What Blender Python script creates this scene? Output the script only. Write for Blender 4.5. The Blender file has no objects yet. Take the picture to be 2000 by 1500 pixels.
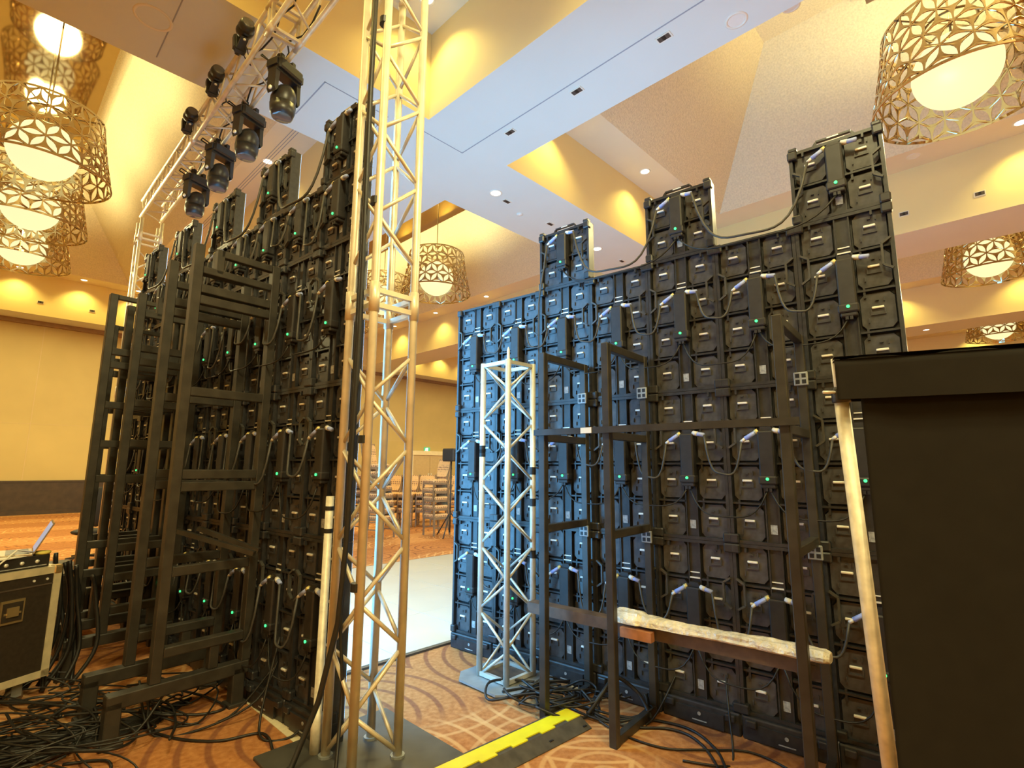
import bpy, math, random
from mathutils import Vector, Matrix
random.seed(7)
C = bpy.context.scene.collection
sc = bpy.context.scene

# ------------------------------------------------------------------ camera, world, exposure
F_PX = 1015.66
PIT, ROLL = math.radians(9.063), math.radians(0.319)
YAW, WY = math.radians(45.756), math.radians(50.94)
cam_d = bpy.data.cameras.new('camera')
cam_d.sensor_width = 36.0
cam_d.sensor_fit = 'HORIZONTAL'
cam_d.lens = 36.0 * F_PX / 2000.0
cam_d.clip_end = 200
cam = bpy.data.objects.new('camera', cam_d)
C.objects.link(cam)
fw = Vector((0, math.cos(PIT), math.sin(PIT)))
up = Vector((0, -math.sin(PIT), math.cos(PIT)))
rt = Vector((1, 0, 0))
rt2 = math.cos(ROLL) * rt + math.sin(ROLL) * up
up2 = -math.sin(ROLL) * rt + math.cos(ROLL) * up
cam.matrix_world = Matrix(((rt2.x, up2.x, -fw.x, 0), (rt2.y, up2.y, -fw.y, 0), (rt2.z, up2.z, -fw.z, 1.6), (0, 0, 0, 1)))
sc.camera = cam
w = bpy.data.worlds.new('world')
sc.world = w
w.use_nodes = True
w.node_tree.nodes['Background'].inputs[0].default_value = (0.9, 0.75, 0.5, 1)
w.node_tree.nodes['Background'].inputs[1].default_value = 0.02
vs = sc.view_settings
vs.view_transform = 'Standard'
vs.look = 'None'
vs.exposure = 0.19
vs.gamma = 1.0
vs.use_curve_mapping = False

# light paths: a closed room with matt paint needs few bounces
sc.cycles.max_bounces = 6
sc.cycles.diffuse_bounces = 4
sc.cycles.glossy_bounces = 3
sc.cycles.transmission_bounces = 2
sc.cycles.caustics_reflective = False
sc.cycles.caustics_refractive = False

# lamp levels
CHAND_W = 560.0
BOWL_E = 0.86
SPOT_W = 105.0
LED_E = 8.0
WARM = (1.0, 0.88, 0.43)

# ------------------------------------------------------------------ coordinate frames
D1 = Vector((-math.sin(YAW), math.cos(YAW), 0))      # room axis, away to the left
D2 = Vector((math.cos(YAW), math.sin(YAW), 0))       # room axis, away to the right
WA = Vector((-math.sin(WY), math.cos(WY), 0))        # along the LED walls, away
WN = Vector((math.cos(WY), math.sin(WY), 0))         # LED wall normal (front side)
ROOM_R = YAW
LED_R = WY - math.pi / 2


def R(d1, d2, z=0.0):
    v = D1 * d1 + D2 * d2
    return Vector((v.x, v.y, z))


def L(lat, al, z=0.0):
    v = WN * lat + WA * al
    return Vector((v.x, v.y, z))


# ------------------------------------------------------------------ materials
MATS = {}


def mat(name, col, rough=0.5, metal=0.0, var=0.0, vscale=8.0, bump=0.0, bscale=60.0, emit=None, estr=0.0, spec=0.5, trans=0.0):
    m = bpy.data.materials.new(name)
    m.use_nodes = True
    nt = m.node_tree
    b = nt.nodes['Principled BSDF']
    b.inputs['Roughness'].default_value = rough
    b.inputs['Metallic'].default_value = metal
    b.inputs['Specular IOR Level'].default_value = spec
    b.inputs['Base Color'].default_value = (*col, 1)
    if trans:
        b.inputs['Transmission Weight'].default_value = trans
    if emit:
        b.inputs['Emission Color'].default_value = (*emit, 1)
        b.inputs['Emission Strength'].default_value = estr
    if var > 0 or bump > 0:
        tc = nt.nodes.new('ShaderNodeTexCoord')
    if var > 0:
        n = nt.nodes.new('ShaderNodeTexNoise')
        n.inputs['Scale'].default_value = vscale
        n.inputs['Detail'].default_value = 2
        nt.links.new(tc.outputs['Object'], n.inputs['Vector'])
        r = nt.nodes.new('ShaderNodeValToRGB')
        r.color_ramp.elements[0].position = 0.3
        r.color_ramp.elements[1].position = 0.7
        r.color_ramp.elements[0].color = (*[c * (1 - var) for c in col], 1)
        r.color_ramp.elements[1].color = (*[min(1, c * (1 + var)) for c in col], 1)
        nt.links.new(n.outputs['Fac'], r.inputs['Fac'])
        nt.links.new(r.outputs['Color'], b.inputs['Base Color'])
    if bump > 0:
        n2 = nt.nodes.new('ShaderNodeTexNoise')
        n2.inputs['Scale'].default_value = bscale
        n2.inputs['Detail'].default_value = 3
        nt.links.new(tc.outputs['Object'], n2.inputs['Vector'])
        bp = nt.nodes.new('ShaderNodeBump')
        bp.inputs['Strength'].default_value = bump
        bp.inputs['Distance'].default_value = 0.02
        nt.links.new(n2.outputs['Fac'], bp.inputs['Height'])
        nt.links.new(bp.outputs['Normal'], b.inputs['Normal'])
    MATS[name] = m
    return m


mat('soffit_paint', (0.71, 0.73, 0.66), 0.8, var=0.015, vscale=1.5)
mat('fascia_paint', (0.88, 0.73, 0.36), 0.8, var=0.02, vscale=1.0)
mat('ledge_paint', (0.78, 0.69, 0.50), 0.85, var=0.02, vscale=2)
mat('stipple_paint', (0.77, 0.68, 0.47), 0.95, var=0.09, vscale=30, bump=0.7, bscale=34)
mat('wall_fabric', (0.57, 0.44, 0.19), 0.85, var=0.04, vscale=1.2)
mat('wainscot', (0.050, 0.030, 0.018), 0.5, var=0.2, vscale=6)
mat('panel_seam', (0.62, 0.48, 0.27), 0.85, var=0.03)
mat('cornice', (0.30, 0.19, 0.10), 0.6, var=0.1)
mat('door_paint', (0.62, 0.47, 0.27), 0.5, var=0.04)
mat('door_trim', (0.86, 0.76, 0.54), 0.5, var=0.04)
mat('wood_brown', (0.20, 0.085, 0.045), 0.45, var=0.25, vscale=5)
mat('joint_grey', (0.35, 0.36, 0.38), 0.8)
mat('led_black', (0.028, 0.028, 0.030), 0.34, var=0.25, vscale=30)
mat('led_tray', (0.060, 0.060, 0.064), 0.28, var=0.3, vscale=25)
mat('led_recess_shade', (0.008, 0.008, 0.009), 0.5, var=0.2, vscale=20)  # blacker than the frame: shade of the recesses put into the colour
mat('grip_black', (0.06, 0.057, 0.05), 0.35, var=0.15, vscale=20)
mat('led_edge', (0.20, 0.17, 0.12), 0.5, metal=0.4, var=0.1)
mat('psu_black', (0.022, 0.020, 0.020), 0.5, var=0.2, vscale=20)
mat('handle_metal', (0.86, 0.84, 0.76), 0.35, metal=0.2, var=0.05)
mat('plug_blue', (0.34, 0.42, 0.80), 0.4, var=0.08)
mat('plug_white', (0.75, 0.74, 0.70), 0.4, var=0.05)
mat('plug_gold', (0.75, 0.62, 0.25), 0.4, metal=0.3, var=0.05)
mat('label_grey', (0.35, 0.35, 0.34), 0.6, var=0.3, vscale=60)
mat('status_green', (0.05, 0.6, 0.2), 0.4, emit=(0.05, 1.0, 0.25), estr=1.6)
mat('status_red', (0.6, 0.05, 0.02), 0.4, emit=(1.0, 0.15, 0.05), estr=0.9)
mat('screen_light', (0.02, 0.02, 0.02), 0.5, emit=(0.16, 0.54, 1.0), estr=LED_E)
mat('cable_black', (0.014, 0.013, 0.012), 0.5, var=0.2, vscale=20)
mat('cable_grey', (0.055, 0.052, 0.048), 0.5, var=0.2, vscale=20)
mat('steel_black', (0.034, 0.030, 0.024), 0.40, var=0.3, vscale=12)
mat('aluminium', (0.74, 0.66, 0.50), 0.42, metal=0.35, var=0.12, vscale=9)
mat('aluminium_bright', (0.66, 0.65, 0.58), 0.38, metal=0.4, var=0.12, vscale=9)
mat('base_plate_dark', (0.06, 0.058, 0.052), 0.55, var=0.3, vscale=6)
mat('base_plate_grey', (0.30, 0.32, 0.32), 0.5, metal=0.3, var=0.15, vscale=8)
mat('tape_black', (0.012, 0.012, 0.012), 0.5, var=0.1)
mat('fixture_black', (0.022, 0.020, 0.018), 0.38, var=0.15, vscale=14)
mat('lens_glass', (0.10, 0.09, 0.08), 0.08, spec=0.8, var=0.05)
mat('shade_metal', (0.56, 0.46, 0.30), 0.06, metal=0.95, var=0.05, vscale=3)
mat('bowl_glow', (0.25, 0.22, 0.12), 0.4, emit=(1.0, 0.95, 0.50), estr=BOWL_E)
mat('rod_metal', (0.25, 0.19, 0.10), 0.35, metal=0.8, var=0.05)
mat('mirror_bronze', (0.62, 0.48, 0.30), 0.06, metal=1.0, var=0.02)
mat('lamp_disc', (1, 1, 1), 0.5, emit=(1.0, 0.93, 0.72), estr=3.0)
mat('lamp_off', (0.80, 0.76, 0.66), 0.4, var=0.02)
mat('lamp_ring', (0.82, 0.76, 0.62), 0.5, var=0.02)
mat('vent_dark', (0.08, 0.06, 0.045), 0.6, var=0.2)
mat('drape_black', (0.020, 0.018, 0.015), 0.95, var=0.06, vscale=12, spec=0.1)
mat('pole_silver', (0.74, 0.68, 0.54), 0.5, metal=0.2, var=0.16, vscale=22)
mat('ramp_yellow', (0.86, 0.80, 0.02), 0.45, var=0.06, vscale=10)
mat('ramp_black', (0.075, 0.066, 0.052), 0.6, var=0.25, vscale=18)
mat('dance_white', (0.50, 0.48, 0.41), 0.35, var=0.03, vscale=2)
mat('dance_edge', (0.05, 0.045, 0.04), 0.5, var=0.1)
mat('tape_cream', (0.80, 0.70, 0.46), 0.6, var=0.06, vscale=30)
mat('case_laminate', (0.035, 0.026, 0.018), 0.45, var=0.2, vscale=40)
mat('case_edge', (0.76, 0.66, 0.44), 0.4, metal=0.3, var=0.12, vscale=12)
mat('case_latch', (0.78, 0.58, 0.28), 0.3, metal=0.8, var=0.1)
mat('rubber_grey', (0.25, 0.19, 0.13), 0.7, var=0.2)
mat('gear_black', (0.030, 0.026, 0.022), 0.45, var=0.2, vscale=20)
mat('laptop_grey', (0.34, 0.28, 0.20), 0.35, metal=0.5, var=0.05)
mat('laptop_screen', (0.05, 0.05, 0.06), 0.2, emit=(0.42, 0.46, 0.58), estr=0.75)
mat('paper_white', (0.82, 0.78, 0.66), 0.7, var=0.04)
mat('paper_yellow', (0.80, 0.66, 0.14), 0.6, var=0.08)
mat('plastic_wrap', (0.80, 0.74, 0.58), 0.25, var=0.22, vscale=18, bump=0.7, bscale=40, spec=0.7)
mat('bar_wood', (0.10, 0.065, 0.042), 0.6, var=0.3, vscale=14)
mat('block_wood', (0.42, 0.18, 0.08), 0.6, var=0.25, vscale=14)
mat('chair_frame', (0.26, 0.17, 0.09), 0.45, var=0.15, vscale=14)
mat('table_dark', (0.05, 0.035, 0.025), 0.5, var=0.2)
mat('table_top', (0.40, 0.26, 0.13), 0.5, var=0.1)
mat('exit_green', (0.05, 0.35, 0.16), 0.4, emit=(0.10, 0.62, 0.30), estr=0.55)
mat('exit_white', (0.9, 0.95, 0.9), 0.4, emit=(0.8, 1.0, 0.9), estr=0.8)
mat('office_black', (0.012, 0.012, 0.012), 0.6, var=0.2)


def fabric_pattern():
    m = mat('chair_fabric', (0.55, 0.36, 0.18), 0.85)
    nt = m.node_tree
    b = nt.nodes['Principled BSDF']
    tc = nt.nodes.new('ShaderNodeTexCoord')
    v = nt.nodes.new('ShaderNodeTexVoronoi')
    v.inputs['Scale'].default_value = 18
    v.inputs['Randomness'].default_value = 0.15
    nt.links.new(tc.outputs['Object'], v.inputs['Vector'])
    r = nt.nodes.new('ShaderNodeValToRGB')
    r.color_ramp.elements[0].position = 0.30
    r.color_ramp.elements[0].color = (0.30, 0.16, 0.08, 1)
    r.color_ramp.elements[1].position = 0.42
    r.color_ramp.elements[1].color = (0.82, 0.50, 0.20, 1)
    nt.links.new(v.outputs['Distance'], r.inputs['Fac'])
    nt.links.new(r.outputs['Color'], b.inputs['Base Color'])


fabric_pattern()


def carpet():
    m = mat('carpet', (0.55, 0.25, 0.09), 0.95, spec=0.1)
    nt = m.node_tree
    N, K = nt.nodes, nt.links
    b = N['Principled BSDF']
    tc = N.new('ShaderNodeTexCoord')

    def rings(scale, loc, freq, lo, hi, rnd=0.55):
        mp = N.new('ShaderNodeMapping')
        mp.inputs['Location'].default_value = loc
        K.new(tc.outputs['Object'], mp.inputs['Vector'])
        vo = N.new('ShaderNodeTexVoronoi')
        vo.voronoi_dimensions = '2D'
        vo.inputs['Scale'].default_value = scale
        vo.inputs['Randomness'].default_value = rnd
        K.new(mp.outputs['Vector'], vo.inputs['Vector'])
        mu = N.new('ShaderNodeMath')
        mu.operation = 'MULTIPLY'
        mu.inputs[1].default_value = freq
        K.new(vo.outputs['Distance'], mu.inputs[0])
        fr = N.new('ShaderNodeMath')
        fr.operation = 'PINGPONG'
        fr.inputs[1].default_value = 0.5
        K.new(mu.outputs[0], fr.inputs[0])
        mr = N.new('ShaderNodeMapRange')
        mr.inputs['From Min'].default_value = lo
        mr.inputs['From Max'].default_value = hi
        K.new(fr.outputs[0], mr.inputs['Value'])
        return mr.outputs[0]

    def mul(a, c):
        x = N.new('ShaderNodeMath')
        x.operation = 'MULTIPLY'
        K.new(a, x.inputs[0])
        if isinstance(c, float):
            x.inputs[1].default_value = c
        else:
            K.new(c, x.inputs[1])
        return x.outputs[0]

    def mask(scale, lo, hi, loc):
        mp = N.new('ShaderNodeMapping')
        mp.inputs['Location'].default_value = loc
        K.new(tc.outputs['Object'], mp.inputs['Vector'])
        n = N.new('ShaderNodeTexNoise')
        n.inputs['Scale'].default_value = scale
        n.inputs['Detail'].default_value = 1
        K.new(mp.outputs['Vector'], n.inputs['Vector'])
        mr = N.new('ShaderNodeMapRange')
        mr.inputs['From Min'].default_value = lo
        mr.inputs['From Max'].default_value = hi
        K.new(n.outputs['Fac'], mr.inputs['Value'])
        return mr.outputs[0]

    # mottled ground
    n = N.new('ShaderNodeTexNoise')
    n.inputs['Scale'].default_value = 26
    n.inputs['Detail'].default_value = 6
    K.new(tc.outputs['Object'], n.inputs['Vector'])
    r = N.new('ShaderNodeValToRGB')
    r.color_ramp.elements[0].position = 0.3
    r.color_ramp.elements[0].color = (0.40, 0.155, 0.052, 1)
    r.color_ramp.elements[1].position = 0.7
    r.color_ramp.elements[1].color = (0.58, 0.265, 0.095, 1)
    K.new(n.outputs['Fac'], r.inputs['Fac'])

    def mix(a, fac, col):
        x = N.new('ShaderNodeMix')
        x.data_type = 'RGBA'
        K.new(fac, x.inputs[0])
        K.new(a, x.inputs[6])
        x.inputs[7].default_value = (*col, 1)
        return x.outputs[2]

    light = rings(0.60, (0.3, 0.9, 0), 12.0, 0.36, 0.44, 0.2)
    light2 = rings(0.60, (1.13, 1.70, 0), 12.0, 0.36, 0.44, 0.2)
    dark = rings(0.55, (2.4, 0.55, 0), 12.0, 0.34, 0.42, 0.3)
    sx = N.new('ShaderNodeSeparateXYZ')
    K.new(tc.outputs['Object'], sx.inputs[0])
    wv = N.new('ShaderNodeMath')
    wv.operation = 'MULTIPLY_ADD'
    wv.inputs[1].default_value = 2 * math.pi / 2.6
    wv.inputs[2].default_value = -2 * math.pi * 2.25 / 2.6
    K.new(sx.outputs['Y'], wv.inputs[0])
    cs = N.new('ShaderNodeMath')
    cs.operation = 'COSINE'
    K.new(wv.outputs[0], cs.inputs[0])
    nn_ = mask(0.9, 0.2, 0.8, (0, 0, 0))
    ad = N.new('ShaderNodeMath')
    ad.operation = 'ADD'
    K.new(cs.outputs[0], ad.inputs[0])
    K.new(nn_, ad.inputs[1])

    def band(lo, hi):
        mr = N.new('ShaderNodeMapRange')
        mr.inputs['From Min'].default_value = lo
        mr.inputs['From Max'].default_value = hi
        K.new(ad.outputs[0], mr.inputs['Value'])
        return mr.outputs[0]
    m1, m2 = band(0.45, 0.75), band(0.6, 0.25)
    c1 = mix(r.outputs['Color'], mul(mul(dark, m2), 0.62), (0.17, 0.060, 0.042))
    c2 = mix(c1, mul(mul(light, m1), 0.7), (0.76, 0.46, 0.20))
    c3 = mix(c2, mul(mul(light2, m1), 0.58), (0.76, 0.46, 0.20))
    K.new(c3, b.inputs['Base Color'])
    n2 = N.new('ShaderNodeTexNoise')
    n2.inputs['Scale'].default_value = 240
    K.new(tc.outputs['Object'], n2.inputs['Vector'])
    bp = N.new('ShaderNodeBump')
    bp.inputs['Strength'].default_value = 0.4
    bp.inputs['Distance'].default_value = 0.01
    K.new(n2.outputs['Fac'], bp.inputs['Height'])
    K.new(bp.outputs['Normal'], b.inputs['Normal'])


carpet()


# ------------------------------------------------------------------ mesh builder
class MB:
    def __init__(self):
        self.v, self.f = [], []

    def add(self, vs_, fs_):
        o = len(self.v)
        self.v += [tuple(p) for p in vs_]
        self.f += [tuple(i + o for i in q) for q in fs_]
        return self

    def box(self, x0, x1, y0, y1, z0, z1):
        return self.add([(x0, y0, z0), (x1, y0, z0), (x1, y1, z0), (x0, y1, z0), (x0, y0, z1), (x1, y0, z1), (x1, y1, z1), (x0, y1, z1)],
                        [(3, 2, 1, 0), (4, 5, 6, 7), (0, 1, 5, 4), (1, 2, 6, 5), (2, 3, 7, 6), (3, 0, 4, 7)])

    def cbox(self, x0, x1, y0, y1, z0, z1, c):
        """box with chamfered vertical edges and top/bottom edges"""
        def ring(z, i):
            a0, a1, b0, b1 = x0 + i, x1 - i, y0 + i, y1 - i
            k = max(c - i, 0.0001)
            return [(a0 + k, b0, z), (a1 - k, b0, z), (a1, b0 + k, z), (a1, b1 - k, z), (a1 - k, b1, z), (a0 + k, b1, z), (a0, b1 - k, z), (a0, b0 + k, z)]
        rs = [ring(z0, c * 0.6), ring(z0 + c, 0), ring(z1 - c, 0), ring(z1, c * 0.6)]
        vs_, fs_ = [], []
        for q in rs:
            vs_ += q
        for k in range(3):
            for j in range(8):
                fs_.append((k * 8 + j, k * 8 + (j + 1) % 8, k * 8 + 8 + (j + 1) % 8, k * 8 + 8 + j))
        fs_.append(tuple(range(7, -1, -1)))
        fs_.append(tuple(range(24, 32)))
        return self.add(vs_, fs_)

    def bar(self, p0, p1, a, b=None, upv=(0, 0, 1)):
        """rectangular bar from p0 to p1, width a (sideways), height b"""
        b = a if b is None else b
        p0, p1 = Vector(p0), Vector(p1)
        d = (p1 - p0).normalized()
        u = Vector(upv)
        if abs(d.dot(u)) > 0.98:
            u = Vector((1, 0, 0))
        s = d.cross(u).normalized()
        t = s.cross(d).normalized()
        q = []
        for p in (p0, p1):
            for i, j in ((-1, -1), (1, -1), (1, 1), (-1, 1)):
                q.append(p + s * (i * a / 2) + t * (j * b / 2))
        return self.add(q, [(3, 2, 1, 0), (4, 5, 6, 7), (0, 1, 5, 4), (1, 2, 6, 5), (2, 3, 7, 6), (3, 0, 4, 7)])

    def tube(self, p0, p1, r, n=8, r1=None):
        return self.path([p0, p1], r, n, r1)

    def path(self, pts, r, n=8, r1=None):
        pts = [Vector(p) for p in pts]
        m = len(pts)
        vs_, fs_ = [], []
        d0 = (pts[1] - pts[0]).normalized()
        u = Vector((0, 0, 1)) if abs(d0.z) < 0.9 else Vector((1, 0, 0))
        s = d0.cross(u).normalized()
        for k, p in enumerate(pts):
            d = (pts[min(k + 1, m - 1)] - pts[max(k - 1, 0)])
            d = d.normalized() if d.length > 1e-9 else d0
            s = (s - d * s.dot(d))
            s = s.normalized() if s.length > 1e-6 else d.orthogonal().normalized()
            t = d.cross(s)
            rr = r if r1 is None else r + (r1 - r) * k / (m - 1)
            for j in range(n):
                a = 2 * math.pi * j / n
                vs_.append(p + s * (math.cos(a) * rr) + t * (math.sin(a) * rr))
        for k in range(m - 1):
            for j in range(n):
                fs_.append((k * n + j, k * n + (j + 1) % n, (k + 1) * n + (j + 1) % n, (k + 1) * n + j))
        fs_.append(tuple(range(n - 1, -1, -1)))
        fs_.append(tuple(range((m - 1) * n, m * n)))
        return self.add(vs_, fs_)

    def lathe(self, prof, n=16, cen=(0, 0, 0), close=True):
        vs_, fs_ = [], []
        for r, z in prof:
            for j in range(n):
                a = 2 * math.pi * j / n
                vs_.append((cen[0] + r * math.cos(a), cen[1] + r * math.sin(a), cen[2] + z))
        for k in range(len(prof) - 1):
            for j in range(n):
                fs_.append((k * n + j, k * n + (j + 1) % n, (k + 1) * n + (j + 1) % n, (k + 1) * n + j))
        if close:
            fs_.append(tuple(range(n - 1, -1, -1)))
            fs_.append(tuple(range((len(prof) - 1) * n, len(prof) * n)))
        return self.add(vs_, fs_)

    def ell(self, c, rx, ry, rz, n=14, m=8, rot=None):
        c = Vector(c)
        vs_, fs_ = [], []
        for i in range(m + 1):
            th = math.pi * i / m
            for j in range(n):
                a = 2 * math.pi * j / n
                p = Vector((rx * math.sin(th) * math.cos(a), ry * math.sin(th) * math.sin(a), rz * math.cos(th)))
                if rot:
                    p = rot @ p
                vs_.append(c + p)
        for i in range(m):
            for j in range(n):
                fs_.append((i * n + j, (i + 1) * n + j, (i + 1) * n + (j + 1) % n, i * n + (j + 1) % n))
        return self.add(vs_, fs_)

    def prism(self, poly, y0, y1):
        """polygon in the xz plane extruded along y"""
        n = len(poly)
        vs_ = [(x, y0, z) for x, z in poly] + [(x, y1, z) for x, z in poly]
        fs_ = [tuple(range(n)), tuple(range(2 * n - 1, n - 1, -1))]
        for j in range(n):
            k = (j + 1) % n
            fs_.append((j, n + j, n + k, k))
        return self.add(vs_, fs_)

    def mesh(self, name, material, smooth=False):
        me = bpy.data.meshes.new(name)
        me.from_pydata(self.v, [], self.f)
        me.materials.append(MATS[material])
        if smooth:
            me.polygons.foreach_set('use_smooth', [True] * len(me.polygons))
        me.update()
        return me

    def build(self, name, material, parent=None, smooth=False, loc=None, rotz=0.0):
        return obj(name, self.mesh(name, material, smooth), parent, loc, rotz)


def obj(name, me, parent=None, loc=None, rotz=0.0):
    o = bpy.data.objects.new(name, me)
    C.objects.link(o)
    if parent is not None:
        o.parent = parent
    if loc is not None:
        o.location = loc
    if rotz:
        o.rotation_euler = (0, 0, rotz)
    return o


def tag(o, label, cat, group=None):
    o['label'] = label
    o['category'] = cat
    if group:
        o['group'] = group
    return o


def thing(name, label, cat, loc=(0, 0, 0), rotz=0.0, group=None):
    o = bpy.data.objects.new(name, None)
    o.empty_display_size = 0.1
    C.objects.link(o)
    o.location = loc
    o.rotation_euler = (0, 0, rotz)
    return tag(o, label, cat, group)


def struct(o):
    o['kind'] = 'structure'
    return o


ORD = ['first', 'second', 'third', 'fourth', 'fifth', 'sixth', 'seventh', 'eighth', 'ninth', 'tenth']


def lamp(name, kind, loc, energy, color, size=0.1, spot=None, blend=0.5, direction=(0, 0, -1), parent=None):
    d = bpy.data.lights.new(name, kind)
    d.energy = energy
    d.color = color
    d.shadow_soft_size = size
    if kind == 'SPOT':
        d.spot_size = spot
        d.spot_blend = blend
    o = bpy.data.objects.new(name, d)
    C.objects.link(o)
    o.location = loc
    o.rotation_euler = Vector(direction).to_track_quat('-Z', 'Y').to_euler()
    if parent is not None:
        o.parent = parent
    return o


# ================================================================== ROOM
D1MIN, D1MAX, D2MIN, D2MAX = -11.0, 23.07, -13.4, 31.6
Z1, Z2, ZT = 6.3, 7.62, 10.0
fl = MB()
fl.add([(D2MIN, D1MIN, 0), (D2MAX, D1MIN, 0), (D2MAX, D1MAX, 0), (D2MIN, D1MAX, 0)], [(0, 1, 2, 3)])
struct(fl.build('floor', 'carpet', rotz=ROOM_R))


def wallbox(name, x0, x1, y0, y1, z0=0.0, z1=Z1 + 0.15, material='wall_fabric'):
    return struct(MB().box(x0, x1, y0, y1, z0, z1).build(name, material, rotz=ROOM_R))


wb = wallbox('wall_back', D2MIN - 0.2, D2MAX + 0.2, D1MAX, D1MAX + 0.2)
wallbox('wall_front', D2MIN - 0.2, D2MAX + 0.2, D1MIN - 0.2, D1MIN)
wallbox('wall_left', D2MIN - 0.2, D2MIN, D1MIN, D1MAX)
wallbox('wall_right', D2MAX, D2MAX + 0.2, D1MIN, D1MAX)
# back wall: dark wainscot with cap rail and base, split round the door, cornice under the soffit
for a, b_ in ((D2MIN, 15.9), (18.7, D2MAX)):
    MB().box(a, b_, D1MAX - 0.03, D1MAX, 0.0, 1.02).build('wainscot', 'wainscot', wb)
    MB().box(a, b_, D1MAX - 0.05, D1MAX, 1.02, 1.08).build('wainscot_cap', 'wainscot', wb)
struct(MB().box(D2MIN, 15.9, D1MAX - 0.06, D1MAX, 0.0, 0.14).build('baseboard_back', 'wainscot', rotz=ROOM_R))
struct(MB().box(D2MIN, D2MAX, D1MAX - 0.14, D1MAX, 6.16, 6.30).build('trim_1', 'cornice', rotz=ROOM_R))
for k, xx in enumerate((-6.0, -2.4, 1.2, 8.4, 12.0, 21.0, 24.6)):
    MB().box(xx - 0.008, xx + 0.008, D1MAX - 0.006, D1MAX, 1.08, 6.16).build('panel_joint', 'panel_seam', wb)
MB().box(D2MIN, D2MAX, D1MAX - 0.006, D1MAX, 2.90, 2.91).build('panel_joint', 'panel_seam', wb)
# wood clad pier on the back wall
pier = struct(MB().box(4.2, 5.5, D1MAX - 0.28, D1MAX, 0, 6.16).build('wall_pier', 'wood_brown', rotz=ROOM_R))
# double door with pale frame
dr = struct(MB().box(16.0, 16.2, D1MAX - 0.09, D1MAX, 0, 2.30).box(18.4, 18.6, D1MAX - 0.09, D1MAX, 0, 2.30).box(16.0, 18.6, D1MAX - 0.11, D1MAX, 2.20, 2.42).build('door_1', 'door_trim', rotz=ROOM_R))
for a in (16.2, 17.31):
    q = MB().box(a, a + 1.09, D1MAX - 0.05, D1MAX, 0.02, 2.2).build('door_leaf', 'door_paint', dr)
    MB().box(a + 0.15, a + 0.94, D1MAX - 0.058, D1MAX - 0.05, 0.25, 1.95).build('leaf_panel', 'door_paint', q)
    MB().box(a + (0.98 if a < 17 else 0.05), a + (1.04 if a < 17 else 0.11), D1MAX - 0.11, D1MAX - 0.05, 1.0, 1.25).build('pull_plate', 'handle_metal', q)

# ceiling: soffit grid, fascias, ledges, hipped vaults
COF2 = [(-12.15, -4.92), (-3.40, 3.83), (5.35, 12.58), (14.10, 21.40), (22.95, 30.2)]
COF1 = [(-9.70, 5.35), (6.91, 22.0)]
xs = [D2MIN] + [q for c in COF2 for q in c] + [D2MAX]
ys = [D1MIN] + [q for c in COF1 for q in c] + [D1MAX]
cm = MB()
for i in range(len(xs) - 1):
    for j in range(len(ys) - 1):
        if i % 2 == 1 and j % 2 == 1:
            continue
        cm.add([(xs[i], ys[j], Z1), (xs[i], ys[j + 1], Z1), (xs[i + 1], ys[j + 1], Z1), (xs[i + 1], ys[j], Z1)], [(0, 1, 2, 3)])
ceil = struct(cm.build('ceiling', 'soffit_paint', rotz=ROOM_R))
LED_SET = 0.75
RUN = 1.77
for (a0, a1) in COF2:
    for (b0, b1) in COF1:
        f = MB()
        f.add([(a0, b0, Z1), (a1, b0, Z1), (a1, b1, Z1), (a0, b1, Z1), (a0, b0, Z2), (a1, b0, Z2), (a1, b1, Z2), (a0, b1, Z2)],
              [(0, 1, 5, 4), (1, 2, 6, 5), (2, 3, 7, 6), (3, 0, 4, 7)])
        f.build('coffer_fascia', 'fascia_paint', ceil)
        s_ = LED_SET
        f = MB()
        f.add([(a0, b0, Z2), (a1, b0, Z2), (a1, b1, Z2), (a0, b1, Z2), (a0 + s_, b0 + s_, Z2), (a1 - s_, b0 + s_, Z2), (a1 - s_, b1 - s_, Z2), (a0 + s_, b1 - s_, Z2)],
              [(0, 1, 5, 4), (1, 2, 6, 5), (2, 3, 7, 6), (3, 0, 4, 7)])
        f.build('coffer_ledge', 'ledge_paint', ceil)
        t_ = s_ + RUN
        f = MB()
        f.add([(a0 + s_, b0 + s_, Z2), (a1 - s_, b0 + s_, Z2), (a1 - s_, b1 - s_, Z2), (a0 + s_, b1 - s_, Z2), (a0 + t_, b0 + t_, ZT), (a1 - t_, b0 + t_, ZT), (a1 - t_, b1 - t_, ZT), (a0 + t_, b1 - t_, ZT)],
              [(0, 1, 5, 4), (1, 2, 6, 5), (2, 3, 7, 6), (3, 0, 4, 7), (4, 5, 6, 7)])
        f.build('coffer_vault', 'stipple_paint', ceil)
        cx = (a0 + a1) / 2
        m0, m1 = (b0 + 4.6, b1 - 4.4) if b0 > 0 else (b0 + 4.4, 1.10)
        MB().box(cx - 0.86, cx + 0.86, m0, m1, 9.5, 9.56).build('mirror_panel', 'mirror_bronze', ceil)
        MB().box(cx - 0.80, cx + 0.80, m0 + 0.06, m1 - 0.06, 9.56, ZT).build('mirror_backing', 'stipple_paint', ceil)
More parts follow.
